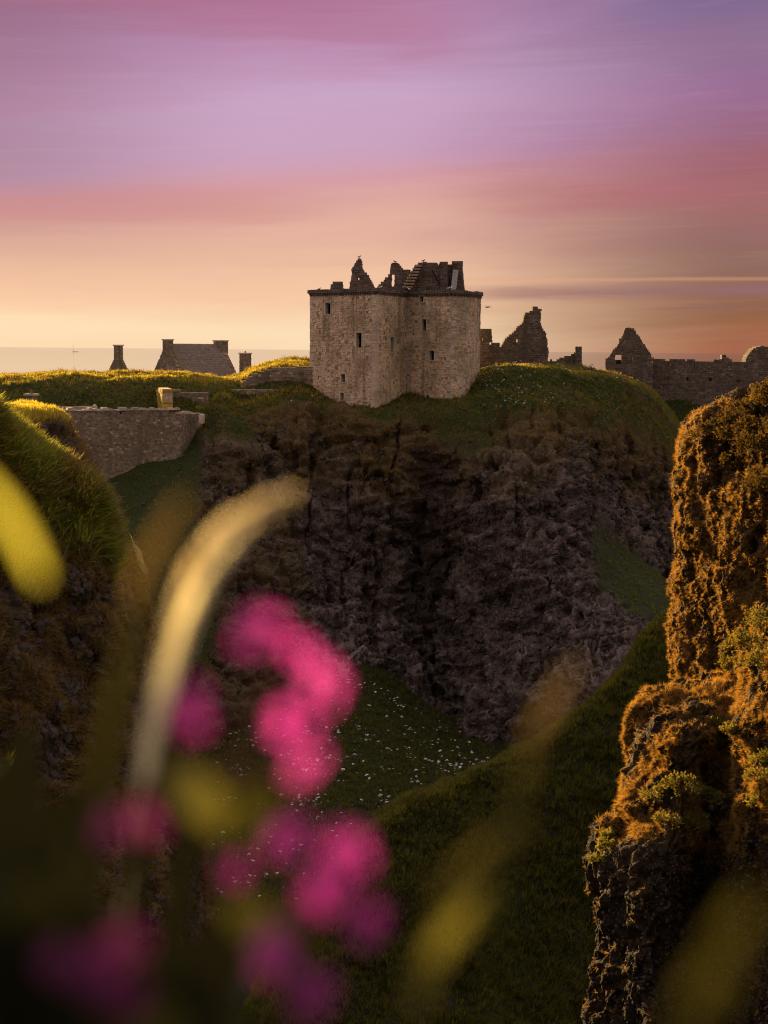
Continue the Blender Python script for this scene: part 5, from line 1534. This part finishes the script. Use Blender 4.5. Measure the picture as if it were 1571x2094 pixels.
def grass(label, path_px, head, head_w, hmat, blades=(), bmat=None, thick=0.0009):
    """stalk path from the ground up; the last 'head' share of it carries the seed head"""
    base = P(*path_px[0])
    t = thing('tall_grass', base, label, 'grass', 'grass stems in front of the lens')
    path = curve(path_px, 14)
    mb = MB(); mb.tube(path, thick, 6); mb.build('stalk', bmat or M_blade, t, True)
    if head:
        k0 = int(len(path)*(1-head))
        hp = path[k0:]
        mb = MB(); rg = random.Random(len(label))
        L_ = len(hp)
        prof = lambda u: head_w*(0.12+0.88*math.sin(math.pi*min(1, 0.02+0.95*u**0.8))**0.8)
        mb.tube(hp, [prof(i/(L_-1))*0.16 for i in range(L_)], 8)
        for i in range(L_-1):
            p, q_ = np.array(hp[i]), np.array(hp[i+1])
            d = q_-p; d /= np.linalg.norm(d)
            for j in range(22):
                v = np.array([rg.gauss(0, 1) for _ in range(3)]); v -= d*(v@d); v /= np.linalg.norm(v)
                c = p+(q_-p)*rg.random()+v*prof(i/(L_-1))*rg.uniform(.1, .6)
                tip = c+v*prof(i/(L_-1))*rg.uniform(.3, 1.0)+d*head_w*rg.uniform(.6, 1.4)
                s_ = np.cross(d, v)*head_w*0.22
                mb.add([c, c*0.5+tip*0.5+s_, tip, c*0.5+tip*0.5-s_], [(0, 1, 2, 3)])
        mb.build('seed_head', hmat, t)
    for ctrl, wd in blades:
        mb = MB(); leafblade(mb, curve(ctrl, 8), wd); mb.build('blade', bmat or M_blade, t, True)
    return t

T = (-0.25, -0.9, 0.35)
campion('pink campion with the topmost spray of blooms below the pale grass head', [(430, 2400, .52), (455, 2000, .53), (480, 1700, .53), (520, 1520, .53), (560, 1400, .53)],
        [(525, 1288, .52, 0.0100, (-0.50, -0.60, 0.54), 0), (607, 1330, .53, 0.0066, (0.35, -0.60, 0.71), 0), (655, 1392, .53, 0.0105, (0.73, -0.64, 0.37), 1),
         (597, 1478, .51, 0.0086, (0.40, -0.82, -0.13), 0), (622, 1562, .52, 0.0082, (0.52, -0.64, -0.39), 1), (392, 1452, .50, 0.0094, (-0.73, -0.64, 0.20), 0),
         (545, 1400, .53, 0.0095, (0.2, -0.5, 0.9), None), (500, 1480, .53, 0.0095, (-0.6, -0.4, 0.8), None), (455, 1560, .53, 0.0095, (-0.8, -0.3, 0.5), None), (530, 1570, .53, 0.0095, (0.8, -0.3, 0.2), None)],
        [([(470, 1720, .53), (520, 1640, .52), (600, 1600, .50)], .007), ([(480, 1700, .53), (400, 1620, .53), (340, 1580, .54)], .008)])
campion('pink campion with a heavy slanting spray in the lower middle', [(600, 2500, .52), (600, 2200, .53), (590, 1980, .53), (610, 1850, .53), (650, 1780, .53)],
        [(588, 1712, .53, 0.0095, (-0.32, -0.64, 0.62), 0), (708, 1742, .52, 0.0100, (0.42, -0.64, 0.54), 0), (668, 1822, .51, 0.0094, (0.21, -0.82, 0.03), 0), (755, 1888, .52, 0.0094, (0.63, -0.64, -0.13), 1),
         (478, 1775, .55, 0.0066, (-0.63, -0.64, 0.20), 0), (600, 1830, .53, 0.0095, (-0.6, -0.4, 0.3), None), (640, 1900, .53, 0.0095, (0.5, -0.4, -0.5), None)],
        [([(600, 2000, .53), (540, 1900, .52), (470, 1850, .5)], .009)])
campion('pink campion with two low blooms near the bottom edge', [(600, 2600, .50), (590, 2300, .51), (585, 2150, .51), (590, 2050, .51)],
        [(560, 1945, .50, 0.01008, (-0.42, -0.64, 0.45), 0), (640, 2035, .51, 0.00966, (0.52, -0.64, 0.20), 1)],
        [([(590, 2200, .51), (500, 2150, .5), (440, 2130, .5)], .009)])
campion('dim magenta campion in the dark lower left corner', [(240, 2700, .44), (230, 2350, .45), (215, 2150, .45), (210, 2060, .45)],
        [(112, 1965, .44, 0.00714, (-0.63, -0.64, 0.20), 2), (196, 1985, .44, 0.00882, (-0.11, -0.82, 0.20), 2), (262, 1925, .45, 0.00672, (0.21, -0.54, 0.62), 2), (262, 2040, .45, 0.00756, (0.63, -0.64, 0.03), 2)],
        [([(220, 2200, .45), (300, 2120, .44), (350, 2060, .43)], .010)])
campion('campion coloured dim for the shade left of the lower sprays', [(330, 2500, 0.63), (300, 2100, 0.65), (270, 1850, 0.65), (262, 1760, 0.65)],
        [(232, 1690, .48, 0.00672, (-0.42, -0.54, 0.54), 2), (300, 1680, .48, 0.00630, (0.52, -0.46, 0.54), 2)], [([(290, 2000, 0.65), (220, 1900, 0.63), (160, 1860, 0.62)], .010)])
grass('bright cream seed head bending to the right above the blooms', [(210, 2500, .74), (240, 2000, .74), (275, 1680, .74), (312, 1480, .74), (352, 1320, .74), (405, 1180, .74), (475, 1085, .74), (572, 1024, .74)], 0.50, 0.0082, M_head_c, [([(292, 1600, .74), (342, 1360, .74), (395, 1215, .74), (470, 1100, .74), (530, 1052, .74)], .0060), ([(300, 1560, .72), (362, 1330, .72), (420, 1190, .72), (520, 1060, .72)], .0046)], bmat=M_pale)
grass('dim tan seed head left of the bright one', [(100, 2500, .55), (150, 1900, .55), (205, 1500, .55), (270, 1250, .55), (320, 1120, .55), (372, 1036, .55)], 0.42, 0.0034, M_head_t, [([(190, 1640, .55), (240, 1400, .55), (290, 1220, .55), (330, 1110, .55)], .0012)], bmat=M_blade_d)
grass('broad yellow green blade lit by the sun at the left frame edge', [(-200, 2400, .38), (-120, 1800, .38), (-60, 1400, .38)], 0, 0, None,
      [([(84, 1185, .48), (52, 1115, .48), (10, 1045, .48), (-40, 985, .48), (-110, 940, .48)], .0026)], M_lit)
grass('tan seed head standing over the grassy spur', [(1010, 2700, .55), (1000, 2200, .55), (1020, 1840, .55), (1055, 1650, .55), (1100, 1500, .55), (1172, 1378, .55)], 0.30, 0.0036, M_head_t, [([(1030, 1780, .55), (1062, 1620, .55), (1105, 1490, .55), (1150, 1410, .55)], .0022)], bmat=M_blade)
grass('olive seed head drooping in front of the spur foot', [(780, 2800, .48), (800, 2300, .48), (830, 2080, .48), (870, 1920, .48), (950, 1780, .48), (1070, 1680, .48)], 0.40, 0.0028, M_head_o, [([(850, 2060, .48), (900, 1930, .48), (970, 1850, .48), (1010, 1800, .48)], .0040)], bmat=M_blade)
grass('dark green blade leaning across the lower right corner', [(1250, 2600, .33), (1330, 2300, .33)], 0, 0, None,
      [([(1300, 2400, .33), (1390, 2150, .33), (1470, 1960, .33), (1540, 1820, .33)], .0050)], bmat=M_blade_d)
def clump(label, blades, mat):
    t = thing('grass_clump', P(*blades[0][0][0]), label, 'grass', 'blurred grass clumps at the bottom')
    for ctrl, wd in blades:
        mb = MB(); leafblade(mb, curve(ctrl, 8), wd); mb.build('blade', mat, t, True)
    return t
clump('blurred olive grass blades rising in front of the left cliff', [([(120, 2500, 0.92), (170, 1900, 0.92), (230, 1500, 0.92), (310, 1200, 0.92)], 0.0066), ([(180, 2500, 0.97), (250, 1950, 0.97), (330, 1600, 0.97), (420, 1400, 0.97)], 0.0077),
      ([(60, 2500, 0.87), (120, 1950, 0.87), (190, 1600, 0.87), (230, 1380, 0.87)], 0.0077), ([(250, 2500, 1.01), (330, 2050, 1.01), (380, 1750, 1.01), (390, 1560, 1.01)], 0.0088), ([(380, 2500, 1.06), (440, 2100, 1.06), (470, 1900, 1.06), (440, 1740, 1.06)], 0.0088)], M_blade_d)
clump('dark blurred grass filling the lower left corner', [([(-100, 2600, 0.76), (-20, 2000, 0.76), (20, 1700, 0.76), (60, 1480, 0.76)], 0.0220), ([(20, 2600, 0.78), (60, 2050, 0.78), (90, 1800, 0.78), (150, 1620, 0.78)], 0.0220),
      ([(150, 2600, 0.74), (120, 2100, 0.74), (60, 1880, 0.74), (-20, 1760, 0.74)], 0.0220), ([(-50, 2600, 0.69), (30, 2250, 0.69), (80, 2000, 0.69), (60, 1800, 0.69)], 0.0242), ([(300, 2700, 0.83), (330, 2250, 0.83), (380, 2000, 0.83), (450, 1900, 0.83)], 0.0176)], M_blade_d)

M_shade_leaf = leaf_mat('shade_leaf', (0.010, 0.013, 0.003), (0.024, 0.028, 0.006), 0.25, (0.05, 0.05, 0.008))  # near-black leaf colour carries the shade of the bottom edge
def shade_plant(label, stems):
    """dark leaves added to fill the bottom with shade, each on an arching stalk"""
    t = thing('shading_plant', P(*stems[0][0][0]), label, 'plant', 'leaves added to darken the bottom')
    for ctrl, wd in stems:
        pts = curve(ctrl, 8)
        mb = MB(); mb.tube(pts[:len(pts)//2+1], 0.0011, 6); mb.build('leaf_stalk', M_shade_leaf, t, True)
        mb = MB(); leafblade(mb, pts[len(pts)//2:], wd, np.array([0.1, -1, 0.5])); mb.build('leaf', M_shade_leaf, t, True)
    return t
shade_plant('dark broad leaves added to deepen the shade of the lower left corner', [([(60, 2900, .50), (40, 2400, .50), (0, 2100, .49), (-60, 1850, .47)], .022), ([(60, 2900, .50), (90, 2400, .50), (110, 2100, .49), (60, 1800, .47)], .022),
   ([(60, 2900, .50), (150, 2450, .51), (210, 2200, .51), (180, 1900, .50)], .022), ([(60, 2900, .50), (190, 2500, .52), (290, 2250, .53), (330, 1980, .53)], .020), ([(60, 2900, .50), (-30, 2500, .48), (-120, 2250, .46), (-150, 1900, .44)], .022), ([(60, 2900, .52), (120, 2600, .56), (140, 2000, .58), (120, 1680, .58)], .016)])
shade_plant('dark broad leaves added as shade under the pink sprays at the bottom edge', [([(450, 2900, .56), (430, 2500, .56), (410, 2250, .56), (400, 1990, .56)], .018), ([(450, 2900, .56), (500, 2500, .57), (520, 2300, .58), (500, 2060, .58)], .018),
   ([(450, 2900, .56), (560, 2550, .58), (640, 2350, .59), (690, 2130, .60)], .016), ([(450, 2900, .56), (370, 2550, .55), (320, 2350, .55), (270, 2120, .55)], .018)])
